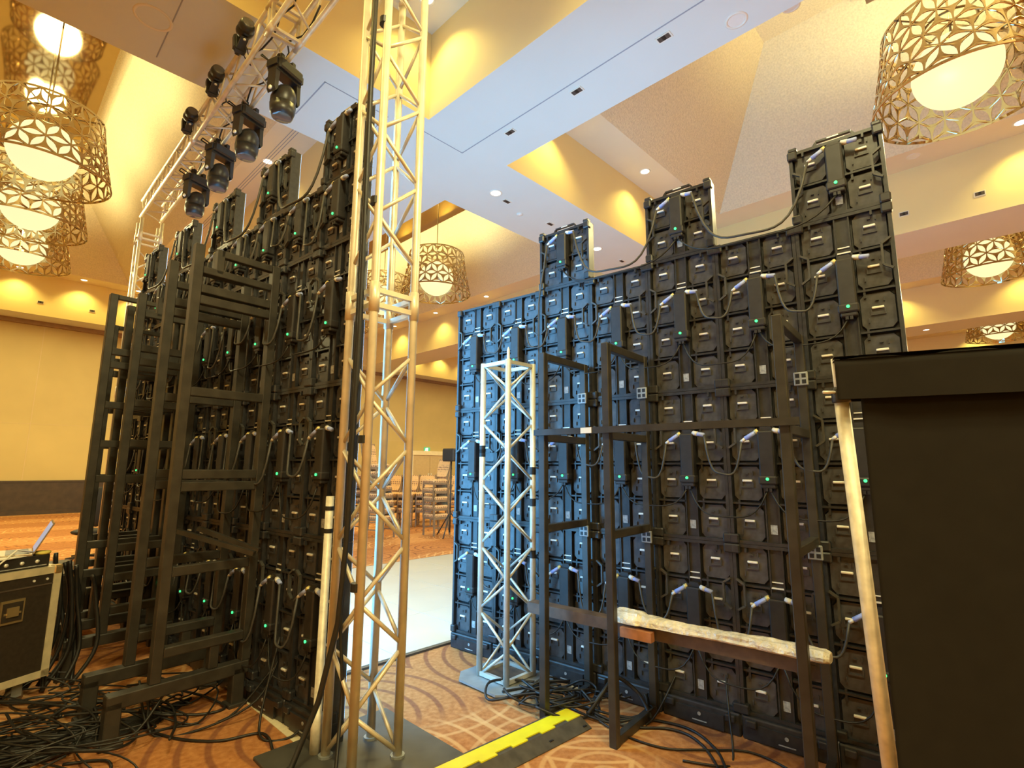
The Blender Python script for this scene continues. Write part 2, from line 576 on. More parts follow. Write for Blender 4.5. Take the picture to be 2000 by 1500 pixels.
# joint along the main beam, access hatch outline, slot diffuser lines
MB().box(4.638, 4.652, -9.0, 5.6, Z1 - 0.004, Z1).build('beam_joint', 'joint_grey', ceil)
MB().box(3.9, 4.652, 5.6, 5.612, Z1 - 0.004, Z1).build('beam_joint', 'joint_grey', ceil)
h = MB()
h.box(2.50, 2.515, 5.70, 6.56, Z1 - 0.004, Z1).box(2.50, 3.4, 5.70, 5.712, Z1 - 0.004, Z1).box(3.4, 3.412, 5.70, 6.56, Z1 - 0.004, Z1)
h.build('access_hatch_outline', 'joint_grey', ceil)
h = MB()
h.box(0.95, 0.962, 5.5, 6.75, Z1 - 0.004, Z1)
h.build('beam_joint', 'joint_grey', ceil)
for k in range(3):
    MB().box(3.36 + k * 0.05, 3.372 + k * 0.05, 7.7, 21.2, Z2 - 0.005, Z2).build('slot_diffuser', 'joint_grey', ceil)


# ------------------------------------------------------------------ downlights, vents, detectors
disc_me = MB().lathe([(0.001, 0.0), (0.085, 0.0)], 20, close=False).mesh('lamp_disc', 'lamp_disc')
disc_off_me = MB().lathe([(0.001, 0.0), (0.085, 0.0)], 20, close=False).mesh('lens', 'lamp_off')
ring_me = MB().lathe([(0.085, 0.012), (0.085, -0.004), (0.10, -0.010), (0.115, -0.004), (0.118, 0.012)], 20, close=False).mesh('trim_ring', 'lamp_ring', True)


def downlight(d1, d2, z, label, lit=True, watts=None, group='recessed downlights in the ceiling', scale=1.0, ang=118):
    t = thing('recessed_downlight', label, 'downlight', R(d1, d2, z), ROOM_R, group)
    t.scale = (scale, scale, 1)
    obj('trim_ring', ring_me, t)
    obj('lamp_disc' if lit else 'lens', disc_me if lit else disc_off_me, t, (0, 0, -0.002))
    if lit:
        lamp('downlight_beam', 'SPOT', (0, 0, -0.03), SPOT_W if watts is None else watts, (1.0, 0.80, 0.22), 0.07, math.radians(ang), 0.75, parent=t)
    return t


downlight(6.08, 5.81, Z1, 'lit downlight in the beam soffit beside the ceiling beam crossing')
downlight(6.16, 8.96, Z1, 'lit downlight in the beam soffit just right of the leftmost right-wall tower')
downlight(1.69, 5.12, Z1, 'unlit round downlight in the wide beam soffit at top right', False)
downlight(4.95, 8.97, Z2, 'lit downlight in the ceiling ledge above the middle right-wall tower')
downlight(1.61, 7.06, Z2 + 0.2, 'unlit downlight glimpsed past the beam edge at top right', False)
for k, (d1, nm) in enumerate(((10.22, 'nearest'), (13.10, 'second'), (15.95, 'third'), (18.8, 'farthest'))):
    downlight(d1, 3.44, Z2, 'lit ledge downlight above the left LED wall, %s of four' % nm)
for k, d2 in enumerate((-2.8, -1.25, 0.35, 1.90, 3.40)):
    downlight(21.62, d2, Z2, 'lit ledge downlight over the far left wall, %s from the left' % ORD[k], watts=105)
for k, d1 in enumerate((13.15, 16.1, 19.0)):
    downlight(d1, 12.16, Z2, 'lit ledge downlight beyond the centre chandelier, %s counted going away' % ORD[k], watts=105)
downlight(0.9, 12.1, Z2, 'unlit round lens in the ledge beneath the big right chandelier', False)
for k, d2 in enumerate((15.3, 17.0, 18.7, 20.3)):
    downlight(21.6, d2, Z2, 'lit ledge downlight over the double door wall, %s from the left' % ORD[k], watts=105)
for k, d1 in enumerate((2.5, -0.6)):
    downlight(d1, 20.95, Z2, 'lit ledge downlight behind the second right chandelier, %s from the left' % ORD[k], watts=105)
downlight(1.9, 22.2, Z1, 'lit downlight in the far beam at right beside the smallest chandelier', watts=60)
for k, d2 in enumerate((25.0, 28.0)):
    downlight(4.9, d2, Z2, 'lit ledge downlight in the farthest right coffer, %s from the left' % ORD[k])
for k, (d1, d2) in enumerate(((-0.6, 12.15), (1.0, 29.7))):
    downlight(d1, d2, Z2, 'lit ledge downlight %s' % ('washing the beam face right of the tall tower' if k == 0 else 'at the far end of the right coffers'), watts=105)
downlight(4.95, 6.3, Z2, 'lit ledge downlight hidden behind the beam crossing corner', watts=110)
downlight(4.93, 3.43, Z2, 'bright ledge downlight at the very top beside the near truss tower', watts=105)
downlight(4.93, 0.4, Z2, 'lit ledge downlight above the beam at upper left', watts=110)
downlight(2.0, 3.43, Z2, 'lit ledge downlight above the main beam at top centre', watts=110)

vent_fr = MB().box(-0.085, 0.085, -0.05, 0.05, -0.008, 0.004).mesh('frame', 'lamp_ring')
vent_sl = MB().box(-0.068, 0.068, -0.034, 0.034, -0.011, -0.006).mesh('slot', 'vent_dark')
vent_cr = MB().box(-0.02, 0.02, -0.03, 0.03, -0.014, -0.010).mesh('centre_bar', 'tape_black')


def vent(loc, rot, label):
    t = thing('ceiling_vent', label, 'vent', loc, 0, 'small rectangular ceiling vents')
    t.rotation_euler = rot
    obj('frame', vent_fr, t)
    s = obj('slot', vent_sl, t)
    obj('centre_bar', vent_cr, s)


for k, d1 in enumerate((4.73, 3.55, 2.35)):
    vent(R(d1, 4.79, Z1), (0, 0, ROOM_R + math.pi / 2), 'small vent in the main beam soffit, %s of three going up right' % ORD[k])
for k, d2 in enumerate((6.14, 7.35, 9.9)):
    vent(R(6.14, d2, Z1), (0, 0, ROOM_R), 'small vent in the cross beam soffit, %s of three going right' % ORD[k])
for k, d2 in enumerate((0.95, 2.25)):
    vent(R(21.995, d2, Z1 + 0.42), (-math.pi / 2, 0, ROOM_R), 'small vent on the lit beam face at far left, %s one' % ('left' if k == 0 else 'right'))
for k, d1 in enumerate((1.2, 0.05)):
    vent(R(d1, 12.575, Z1 + 0.4), (-math.pi / 2, 0, ROOM_R - math.pi / 2), 'small vent on the lit beam face behind the tall tower, %s one' % ('left' if k == 0 else 'right'))
t = thing('ceiling_speaker', 'large round ceiling speaker ring in the tan soffit at upper left', 'speaker', R(6.14, 0.80, Z1), ROOM_R)
MB().lathe([(0.15, 0.01), (0.15, -0.004), (0.165, -0.010), (0.18, -0.004), (0.182, 0.01)], 24, close=False).build('ring', 'lamp_ring', t, True)
MB().lathe([(0.001, -0.002), (0.15, -0.002)], 24, close=False).build('grille', 'soffit_paint', t)
t = thing('smoke_detector', 'tiny white smoke detector on the cross beam soffit', 'detector', R(6.3, 6.65, Z1), ROOM_R)
MB().lathe([(0.06, 0.0), (0.055, -0.02), (0.03, -0.03), (0.001, -0.032)], 16, close=False).build('body', 'lamp_off', t, True)


# ------------------------------------------------------------------ chandeliers
def shade_mesh():
    m = MB()
    n, rows, h0 = 18, 4, 0.29

    def rad(v):
        k = 1 - v / 1.21
        return 0.80 + 0.21 * max(k, 0) ** 1.25

    def P(u, v):
        a = 2 * math.pi * u / n
        v = v + 0.025
        r = rad(v)
        return (r * math.cos(a), r * math.sin(a), v)

    def tri(p, q, s):
        cx, cy = (p[0] + q[0] + s[0]) / 3, (p[1] + q[1] + s[1]) / 3
        poly = []
        for a, b in ((p, q), (q, s), (s, p)):
            poly.append(a)
            mx, my = (a[0] + b[0]) / 2, (a[1] + b[1]) / 2
            for tt in (0.06, 0.20, 0.35, 0.5, 0.65, 0.80, 0.94):
                x, y = a[0] + (b[0] - a[0]) * tt, a[1] + (b[1] - a[1]) * tt
                bu = 0.56 * math.sin(math.pi * (tt - 0.06) / 0.88)
                poly.append((x + (cx - mx) * bu, y + (cy - my) * bu))
        vs_ = [P(cx, cy)] + [P(*q_) for q_ in poly]
        k = len(poly)
        m.add(vs_, [(0, 1 + j, 1 + (j + 1) % k) for j in range(k)])

    for r in range(rows):
        for c in range(n):
            o = 0.5 * (r % 2)
            a, b = (c + o, r * h0), (c + 1 + o, r * h0)
            t_ = (c + 0.5 + o, (r + 1) * h0)
            t2 = (c + 1.5 + o, (r + 1) * h0)
            tri(a, b, t_)
            tri(b, t2, t_)
    for z0, z1 in ((-0.025, 0.012), (rows * h0 - 0.012, rows * h0 + 0.025)):
        N = 72
        for j in range(N):
            u0, u1 = n * j / N, n * (j + 1) / N
            m.add([P(u0, z0), P(u1, z0), P(u1, z1), P(u0, z1)], [(0, 1, 2, 3)])
    return m.mesh('shade', 'shade_metal')


shade_me = shade_mesh()
bowl_me = MB().ell((0, 0, 0), 0.5, 0.5, 0.5, 32, 18).mesh('glass_bowl', 'bowl_glow', True)
sp = MB()
for j in range(4):
    a = math.pi / 4 + j * math.pi / 2
    sp.tube((0, 0, 1.17), (0.82 * math.cos(a), 0.82 * math.sin(a), 1.17), 0.012, 6)
ringpts = [(0.30 * math.cos(2 * math.pi * k / 24), 0.30 * math.sin(2 * math.pi * k / 24), 1.17) for k in range(25)]
sp.path(ringpts, 0.02, 6)
spider_me = sp.mesh('spider_ring', 'rod_metal', True)
rod_me = MB().tube((0, 0, 0.9), (0, 0, 2.91), 0.014, 8).mesh('rod', 'rod_metal', True)


def chandelier(d1, d2, label, visible=True):
    if visible:
        t = thing('drum_chandelier', label, 'chandelier', R(d1, d2, 6.59), ROOM_R + random.random(), 'drum chandeliers with flower lattice shades')
        s = obj('shade', shade_me, t)
        md = s.modifiers.new('thickness', 'SOLIDIFY')
        md.thickness = 0.014
        obj('glass_bowl', bowl_me, t, (0, 0, 0.46))
        obj('spider_ring', spider_me, t)
        obj('rod', rod_me, t)
        lamp('chandelier_lamp', 'SPOT', (0, 0, -0.07), CHAND_W, WARM, 0.26, math.radians(178), 0.15, parent=t)
        lamp('chandelier_uplight', 'SPOT', (0, 0, 1.20), CHAND_W * 0.5, WARM, 0.40, math.radians(165), 0.6, (0, 0, 1), parent=t)
    else:
        lamp('chandelier_lamp', 'SPOT', R(d1, d2, 6.48), CHAND_W, WARM, 0.30, math.radians(178), 0.15)
        lamp('chandelier_uplight', 'SPOT', R(d1, d2, 7.79), CHAND_W * 0.5, WARM, 0.40, math.radians(165), 0.6, (0, 0, 1))


for k, d1 in enumerate((11.80, 14.65, 17.50)):
    chandelier(d1, 0.25, 'gold flower lattice drum chandelier at far left, %s of three' % ('nearest', 'middle', 'farthest')[0 + k] if False else 'gold lattice drum chandelier in the left row, %s of three' % ('nearest', 'middle', 'farthest')[k])
for k, d1 in enumerate((11.80, 14.65, 17.50)):
    chandelier(d1, 8.90, ('gold lattice drum chandelier hanging just right of the near truss tower', 'gold lattice drum chandelier glimpsed through the near truss tower', 'small gold lattice chandelier behind the near truss tower, farthest')[k])
chandelier(0.09, 8.85, 'largest gold lattice drum chandelier at upper right')
chandelier(0.09, 17.85, 'mid sized gold lattice chandelier at right edge behind the tall tower')
chandelier(0.15, 27.0, 'smallest far gold lattice chandelier just above the black drape')
# lamps of the chandeliers that hang outside the frame
for d1, d2 in ((-2.8, 8.9), (-5.7, 8.9), (0.09, 0.25), (-2.8, 0.25), (-5.7, 0.25), (-2.8, -8.5), (14.6, -8.5), (-2.8, 17.85), (14.6, 17.85), (14.6, 26.8)):
    chandelier(d1, d2, '', False)

# ================================================================== LED WALLS
TH = 0.075


def led_meshes(hh):
    """meshes of one LED cabinet 0.498 wide, hh high; back at y=0, front at y=TH"""
    W_ = 0.498
    f = MB()
    rail = 0.020
    f.box(0, rail, 0, TH, 0, hh).box(W_ - rail, W_, 0, TH, 0, hh)
    f.box(rail, W_ - rail, 0.006, TH, 0, 0.020).box(rail, W_ - rail, 0.006, TH, hh - 0.020, hh)
    for cx in (0.02, W_ - 0.02):            # corner locks
        for cz in (0.03, hh - 0.03):
            f.cbox(cx - 0.028, cx + 0.028, -0.016, 0.03, cz - 0.028, cz + 0.028, 0.008)
    nrow = int(round(hh / 0.25))
    for r in range(1, nrow):                 # ribs between the module rows
        z = r * hh / nrow
        for a, b in ((rail, 0.205), (0.293, W_ - rail)):
            f.box(a, b, 0.012, 0.05, z - 0.006, z + 0.006)
            f.box(a + 0.03, a + 0.042, 0.016, 0.05, z - 0.045, z + 0.02)
    for x in (0.075, 0.395):                 # small latch posts on top rail
        f.box(x, x + 0.012, -0.004, 0.02, hh - 0.05, hh - 0.022)
    back = MB().box(rail, W_ - rail, 0.050, TH - 0.004, 0.020, hh - 0.020)
    screen = MB().add([(0.001, TH + 0.007, 0.001), (W_ - 0.001, TH + 0.007, 0.001), (W_ - 0.001, TH + 0.007, hh - 0.001), (0.001, TH + 0.007, hh - 0.001)], [(3, 2, 1, 0)])
    mask_ = MB().box(0.0, W_, TH, TH + 0.006, 0.0, hh)
    mod = MB()
    a, b = 0.088, 0.112
    oct_ = [(-a + 0.025, -b), (a - 0.025, -b), (a, -b + 0.03), (a, b - 0.03), (a - 0.025, b), (-a + 0.025, b), (-a, b - 0.03), (-a, -b + 0.03)]
    vs_ = [(x, 0.0, z) for x, z in oct_] + [(x * 0.94, -0.016, z * 0.94) for x, z in oct_]
    mod.add(vs_, [tuple(range(8, 16))] + [(j, (j + 1) % 8, 8 + (j + 1) % 8, 8 + j) for j in range(8)])
    mod.box(-0.036, 0.036, -0.0245, -0.014, -0.026, -0.018).box(-0.036, -0.030, -0.0245, -0.018, -0.02, 0.010).box(0.030, 0.036, -0.0245, -0.018, -0.02, 0.010)
    mod.box(-0.008, 0.008, -0.027, -0.018, 0.058, 0.064).box(-0.05, -0.044, -0.026, -0.018, -0.07, -0.04).box(0.03, 0.036, -0.026, -0.018, 0.05, 0.075)
    pull = MB().cbox(-0.030, 0.030, -0.030, -0.014, 0.011, 0.024, 0.003)  # pale strip on the dark loop, the handle's highlight put into its colour
    spine = MB().box(0.212, 0.286, 0.022, 0.05, 0.02, hh - 0.02).box(0.208, 0.216, 0.010, 0.05, 0.02, hh - 0.02).box(0.282, 0.290, 0.010, 0.05, 0.02, hh - 0.02)
    z0, z1 = (0.36, 0.70) if hh > 0.7 else (0.14, 0.44)
    psu = MB().cbox(0.204, 0.294, -0.045, 0.02, z0 + 0.05, z1, 0.008)
    blk = MB().cbox(0.196, 0.302, -0.050, 0.02, z0 + 0.012, z0 + 0.062, 0.008).cbox(0.206, 0.292, -0.042, 0.02, z0 - 0.012, z0 + 0.014, 0.006)
    blk.box(0.230, 0.246, -0.040, 0.0, z0 - 0.03, z0 - 0.010).box(0.252, 0.268, -0.040, 0.0, z0 - 0.03, z0 - 0.010)
    cap = MB().prism([(0.206, z1), (0.222, z1 + 0.030), (0.276, z1 + 0.030), (0.292, z1)], -0.02, 0.03)
    light = MB()
    ce = (0.249, z0 + 0.045)
    pts = [(ce[0] + 0.009 * math.cos(2 * math.pi * k / 12), ce[1] + 0.009 * math.sin(2 * math.pi * k / 12)) for k in range(12)]
    light.prism(pts, -0.056, -0.049)
    plugL = MB().tube((0.206, -0.02, z1 + 0.004), (0.130, -0.035, z1 - 0.045), 0.014, 8)
    plugR = MB().tube((0.292, -0.02, z1 + 0.004), (0.372, -0.035, z1 - 0.012), 0.014, 8)
    endL = MB().tube((0.132, -0.035, z1 - 0.044), (0.108, -0.038, z1 - 0.062), 0.0105, 8)
    nutL = MB().tube((0.206, -0.02, z1 + 0.004), (0.188, -0.024, z1 - 0.007), 0.0165, 8)
    endR = MB().tube((0.292, -0.02, z1 + 0.004), (0.325, -0.026, z1 - 0.003), 0.0165, 8)
    tag_ = MB().box(0.232, 0.270, 0.018, 0.023, 0.07, 0.125)
    clip = MB().box(0.218, 0.280, 0.014, 0.03, z1 + 0.085, z1 + 0.091).box(0.214, 0.284, 0.010, 0.03, z1 + 0.050, z1 + 0.058)
    g0 = 0.60 if hh > 0.7 else 0.16
    grips = []
    for sgn in (0, 1):
        pl = [(0.018, g0), (0.062, g0 + 0.03), (0.062, g0 + 0.155), (0.018, g0 + 0.185)]
        if sgn:
            pl = [(W_ - x, z) for x, z in pl]
        g = MB()
        for k in range(3):
            g.bar((pl[k][0], -0.006, pl[k][1]), (pl[k + 1][0], -0.006, pl[k + 1][1]), 0.012, 0.020, (0, 1, 0))
        grips.append(g)
    t = 'tall' if hh > 0.7 else 'half'
    out = dict(frame=f.mesh('frame_' + t, 'led_black'), back=back.mesh('back_plate_' + t, 'led_recess_shade'), screen=screen.mesh('screen_face_' + t, 'screen_light'), mask=mask_.mesh('face_mask_' + t, 'led_edge'),
               mod=mod.mesh('module_' + t, 'led_tray'), pull=pull.mesh('pull_' + t, 'handle_metal'), spine=spine.mesh('spine_' + t, 'led_black'),
               psu=psu.mesh('power_box_' + t, 'psu_black'), blk=blk.mesh('connector_block_' + t, 'psu_black'), cap=cap.mesh('cap_' + t, 'psu_black'),
               light=light.mesh('light_' + t, 'status_green'), plugL=plugL.mesh('plugl_' + t, 'plug_blue', True), plugR=plugR.mesh('plugr_' + t, 'plug_blue', True),
               endL=endL.mesh('endl_' + t, 'plug_white', True), nutL=nutL.mesh('nutl_' + t, 'plug_gold', True), endR=endR.mesh('endr_' + t, 'plug_white', True), tag=tag_.mesh('tag_' + t, 'label_grey'),
               clip=clip.mesh('clip_' + t, 'handle_metal'), g0=grips[0].mesh('gripl_' + t, 'grip_black'), g1=grips[1].mesh('gripr_' + t, 'grip_black'), nrow=nrow, hh=hh)
    return out


LT, LH = led_meshes(0.998), led_meshes(0.498)
top_h = MB().bar((0.155, 0.03, 0.530), (0.345, 0.03, 0.530), 0.022, 0.012).bar((0.155, 0.03, 0.525), (0.135, 0.03, 0.495), 0.022, 0.012).bar((0.345, 0.03, 0.525), (0.365, 0.03, 0.495), 0.022, 0.012).mesh('top_handle', 'led_black')
top_p = MB().box(0.19, 0.31, 0.012, 0.05, 0.498, 0.504).mesh('handle_plate', 'handle_metal')
horn = MB().cbox(0.0, 0.05, -0.012, 0.04, 0.495, 0.520, 0.006).mesh('corner_horn', 'led_black')


def crown(t):
    q_ = obj('top_handle', top_h, t)
    obj('handle_plate', top_p, q_)
    obj('corner_horn', horn, t)
    obj('corner_horn', horn, t, (0.448, 0, 0))
    return t




def led_panel(ms, lat, al, z, label, group, plug_l=True, plug_r=True):
    """al: the far (left) edge of the cabinet"""
    t = thing('led_panel', label, 'LED panel', L(lat, al, z), LED_R, group)
    obj('frame', ms['frame'], t)
    obj('back_plate', ms['back'], t)
    fm = obj('face_mask', ms['mask'], t)
    obj('screen_face', ms['screen'], fm)
    for r in range(ms['nrow']):
        zc = (r + 0.5) * ms['hh'] / ms['nrow']
        for xc in (0.112, 0.386):
            m = obj('module_tray', ms['mod'], t, (xc, 0.046, zc))
            obj('pull_handle', ms['pull'], m)
    obj('spine', ms['spine'], t)
    obj('clip_bar', ms['clip'], t)
    p = obj('power_box', ms['psu'], t)
    obj('connector_block', ms['blk'], p)
    obj('box_cap', ms['cap'], p)
    obj('status_light', ms['light'], p)
    obj('serial_label', ms['tag'], t)
    if plug_l:
        q = obj('power_plug', ms['plugL'], t)
        obj('plug_collar', ms['endL'], q)
        obj('plug_nut', ms['nutL'], q)
    if plug_r:
        q = obj('power_plug', ms['plugR'], t)
        obj('plug_collar', ms['endR'], q)
    obj('side_grip', ms['g0'], t)
    obj('side_grip', ms['g1'], t)
    return t


edge_me = {}


def base_block(lat, al, label, group, zt=0.128):
    t = thing('wall_base_block', label, 'base block', L(lat, al, 0), LED_R, group)
    key = round(zt, 3)
    if key not in edge_me:
        a = MB().cbox(0.004, 0.494, -0.02, 0.09, 0.0, zt, 0.008).box(0.10, 0.40, -0.035, -0.018, 0.012, zt - 0.03)
        b = MB()
        pts = [(0.25 + 0.011 * math.cos(2 * math.pi * k / 10), zt - 0.055 + 0.011 * math.sin(2 * math.pi * k / 10)) for k in range(10)]
        b.prism(pts, -0.0375, -0.034)
        c = MB().box(0.205, 0.295, -0.0375, -0.034, 0.030, 0.036)
        d = MB().cbox(0.03, 0.09, -0.045, 0.0, zt - 0.05, zt - 0.01, 0.006)
        d2_ = MB().cbox(0.41, 0.47, -0.045, 0.0, zt - 0.05, zt - 0.01, 0.006)
        edge_me[key] = [a.mesh('block', 'led_black'), b.mesh('emblem', 'label_grey'), c.mesh('lettering_line', 'label_grey'), d.mesh('lock', 'led_black'), d2_.mesh('lock', 'led_black')]
    for nm, me in zip(('block', 'emblem_dot', 'lettering_line', 'lock', 'lock'), edge_me[key]):
        obj(nm, me, t)
    return t


def W2(lat, al, x, y, z):
    """local LED coordinates -> world (x to the near end, y to the front)"""
    v = L(lat, al, z) - WA * x + WN * y
    return v


def sag(p0, p1, depth, n=14, side=None, jit=0.0):
    pts = []
    for k in range(n + 1):
        t_ = k / n
        p = p0.lerp(p1, t_)
        s = 1 - (2 * t_ - 1) ** 4
        p.z -= depth * s
        if side:
            p += side * math.sin(math.pi * t_)
        pts.append(p)
    return pts


def cable(name, pts, r, label, group, material='cable_black', n=6, cat='cable'):
    o = MB().path(pts, r, n).build(name, material, None, True)
    return tag(o, label, cat, group)


# right LED wall: 7 columns, 3 rows of tall cabinets, half cabinets as battlements on columns 3, 5, 7
RLAT, RAL0 = 3.55, 3.57
ROWN = ['bottom', 'middle', 'top']
GR = 'LED panels of the right wall'
for c in range(7):
    al = RAL0 - 0.5 * c
    base_block(RLAT, al, 'black base block under the %s column of the right LED wall from the passage' % ORD[c], 'base blocks of the right wall')
    for r in range(3):
        led_panel(LT, RLAT, al, 0.13 + r, 'black LED panel back, %s row, %s column of right wall counted from passage' % (ROWN[r], ORD[c]), GR)
for q, c in enumerate((2, 4, 6)):
    crown(led_panel(LH, RLAT, RAL0 - 0.5 * c, 3.13, 'half height LED panel forming the %s raised battlement of the right wall' % ('left', 'middle', 'right')[q], GR))
for r in range(3):
    for c in range(6):
        al = RAL0 - 0.5 * c
        zz = 0.13 + r + 0.70
        p0 = W2(RLAT, al, 0.372, -0.038, zz - 0.012)
        p1 = W2(RLAT, al, 0.5 + 0.108, -0.040, zz - 0.062)
        dp = random.uniform(0.16, 0.28)
        cable('power_cable', sag(p0, p1, dp, 14, WN * -0.03), 0.0075,
              'grey power cable looping from %s to %s column, %s row of right wall' % (ORD[c], ORD[c + 1], ROWN[r]), 'power cables of the right wall', 'cable_grey')
        p0 = W2(RLAT, al, 0.26, -0.03, zz - 0.37)
        p1 = W2(RLAT, al, 0.5 + 0.238, -0.03, zz - 0.37)
        cable('data_cable', sag(p0, p1, random.uniform(0.10, 0.20), 14, WN * -0.04), 0.005,
              'thin data cable swagging from %s to %s column, %s row of right wall' % (ORD[c], ORD[c + 1], ROWN[r]), 'data cables of the right wall', 'cable_black')
# swags between the battlements
for q, (c0, c1) in enumerate(((2, 4), (4, 6))):
    p0 = W2(RLAT, RAL0 - 0.5 * c0, 0.372, -0.04, 3.13 + 0.428)
    p1 = W2(RLAT, RAL0 - 0.5 * c1, 0.108, -0.04, 3.13 + 0.378)
    cable('power_cable', sag(p0, p1, 0.42, 18, WN * -0.06), 0.0085, 'long grey cable swagging between the %s battlements of the right wall' % ('left and middle', 'middle and right')[q], 'power cables of the right wall', 'cable_grey')
    p0 = W2(RLAT, RAL0 - 0.5 * c0, 0.26, -0.03, 3.13 + 0.11)
    p1 = W2(RLAT, RAL0 - 0.5 * c1, 0.24, -0.03, 3.13 + 0.11)
    cable('data_cable', sag(p0, p1, 0.16, 18, WN * -0.05), 0.006, 'thin cable stretched below the %s battlements of the right wall' % ('left and middle', 'middle and right')[q], 'data cables of the right wall')
p0 = W2(RLAT, RAL0 - 1.0, 0.108, -0.04, 3.13 + 0.378)
pts = [p0, p0 + Vector((0, 0, -0.12)) - WN * 0.03, W2(RLAT, RAL0 - 1.0, 0.02, -0.05, 3.0), W2(RLAT, RAL0 - 1.0, 0.01, -0.04, 2.4), W2(RLAT, RAL0 - 1.0, 0.03, -0.05, 1.6)]
cable('power_cable', pts, 0.0075, 'grey cable dropping from the left battlement of the right wall', 'power cables of the right wall', 'cable_grey')

# left LED wall: 9 columns, 3 tall rows + half row, battlements on columns 1, 3, 5, 7, 9
LLAT, LNEAR = 1.88, 2.84
GL = 'LED panels of the left wall'
for c in range(9):
    al = LNEAR + 0.5 * (c + 1)
    base_block(LLAT, al, 'black base block under the %s column of the left LED wall from the near tower' % ORD[c], 'base blocks of the left wall', 0.138)
    for r in range(3):
        led_panel(LT, LLAT, al, 0.14 + r, 'dark LED panel back, %s tall row, %s column of left wall counted from near tower' % (ROWN[r], ORD[c]), GL)
    led_panel(LH, LLAT, al, 3.14, 'half height LED panel in the top strip, %s column of left wall from near tower' % ORD[c], GL)
    if c % 2 == 0:
        crown(led_panel(LH, LLAT, al, 3.64, 'half height LED panel forming the %s battlement of left wall from near tower' % ORD[c // 2], GL))
for r in range(4):
    for c in range(8):
        al = LNEAR + 0.5 * (c + 2)
        zz = 0.14 + r + 0.70 if r < 3 else 3.14 + 0.44
        rn = (ROWN + ['half height'])[r]
        p0 = W2(LLAT, al, 0.372, -0.038, zz - 0.012)
        p1 = W2(LLAT, al, 0.608, -0.040, zz - 0.062)
        cable('power_cable', sag(p0, p1, random.uniform(0.2, 0.42), 12, WN * -0.05), 0.008,
              'black power cable looping from %s to %s column, %s row of left wall' % (ORD[c], ORD[c + 1], rn), 'power cables of the left wall', 'cable_grey')
        if r < 3:
            p0 = W2(LLAT, al, 0.26, -0.03, zz - 0.37)
            p1 = W2(LLAT, al, 0.738, -0.03, zz - 0.37)
            cable('data_cable', sag(p0, p1, random.uniform(0.10, 0.26), 12, WN * -0.05), 0.0055,
                  'thin data cable swagging from %s to %s column, %s row of left wall' % (ORD[c], ORD[c + 1], rn), 'data cables of the left wall')
for q in range(4):
    p0 = W2(LLAT, LNEAR + 0.5 * (2 * q + 3), 0.372, -0.04, 3.64 + 0.428)
    p1 = W2(LLAT, LNEAR + 0.5 * (2 * q + 1), 0.108, -0.04, 3.64 + 0.378)
    cable('power_cable', sag(p0, p1, 0.5, 18, WN * -0.06), 0.009, 'dark cable swagging from %s to %s battlement of the left wall' % (ORD[q], ORD[q + 1]), 'power cables of the left wall', 'cable_grey')

# ================================================================== TRUSSES
def truss(t, size, length, pitch, chord_r, brace_r, chord_m, rings=(), phase=0):
    """vertical box truss in local coordinates, chords at the corners of size x size"""
    s = size
    cor = [(0, 0), (s, 0), (s, s), (0, s)]
    cme = MB().tube((0, 0, 0), (0, 0, length), chord_r, 12).mesh('chord', chord_m, True)
    for x, y in cor:
        obj('chord', cme, t, (x, y, 0))
    gaps = sorted(rings)
    nz = int(length / pitch)
    pz = length / nz
    me_cache = {}
    for k in range(4):
        a, b = cor[k], cor[(k + 1) % 4]
        for j in range(nz):
            z0, z1 = j * pz + 0.012, (j + 1) * pz - 0.012
            if any(z0 - 0.06 < g < z1 + 0.06 for g in gaps):
                continue
            flip = (j + k + phase) % 2
            key = (k, flip)
            if key not in me_cache:
                p, q = (a, b) if flip else (b, a)
                me_cache[key] = MB().tube((p[0], p[1], 0.012), (q[0], q[1], pz - 0.012), brace_r, 8).mesh('brace', chord_m, True)
            obj('brace', me_cache[key], t, (0, 0, j * pz))
    rme = MB()
    for k in range(4):
        a, b = cor[k], cor[(k + 1) % 4]
        for dz in (-0.045, 0.045):
            rme.bar((a[0], a[1], dz), (b[0], b[1], dz), 0.03, 0.03)
    rmesh = rme.mesh('joint_frame', chord_m)
    sme = MB().lathe([(chord_r * 1.25, -0.09), (chord_r * 1.25, 0.09)], 12).mesh('sleeve', chord_m, True)
    for g in gaps:
        q = obj('joint_frame', rmesh, t, (0, 0, g))
        for x, y in cor:
            obj('sleeve', sme, q, (x, y, 0))


TS = 0.28
TD1, TD2 = 2.65, 1.55
t = thing('box_truss_tower', 'tall near aluminium box truss tower at the end of the left LED wall', 'truss', R(TD1, TD2, 0.03), ROOM_R)
truss(t, TS, 5.62, 0.272, 0.0255, 0.0125, 'aluminium', (2.56, 5.0))
t = thing('truss_base_plate', 'dark square steel base plate under the near truss tower', 'base plate', R(TD1, TD2, 0), ROOM_R)
MB().cbox(-0.28, 0.56, -0.28, 0.56, 0.0, 0.018, 0.004).build('plate', 'base_plate_dark', t)
for x, y in ((0, 0), (TS, 0), (TS, TS), (0, TS)):
    MB().lathe([(0.04, 0.018), (0.04, 0.03)], 12, (x, y, 0)).build('bolt_flange', 'base_plate_grey', t)
FD1 = 9.87
t = thing('box_truss_tower', 'far aluminium box truss tower seen behind the left support frames', 'truss', R(FD1, 1.48, 0.03), ROOM_R)
truss(t, TS, 5.55, 0.275, 0.0255, 0.0125, 'aluminium', (2.7, 5.25), 1)
t = thing('truss_base_plate', 'steel base plate under the far truss tower', 'base plate', R(FD1, 1.48, 0), ROOM_R)
MB().cbox(-0.25, 0.53, -0.25, 0.53, 0.0, 0.018, 0.004).build('plate', 'base_plate_grey', t)
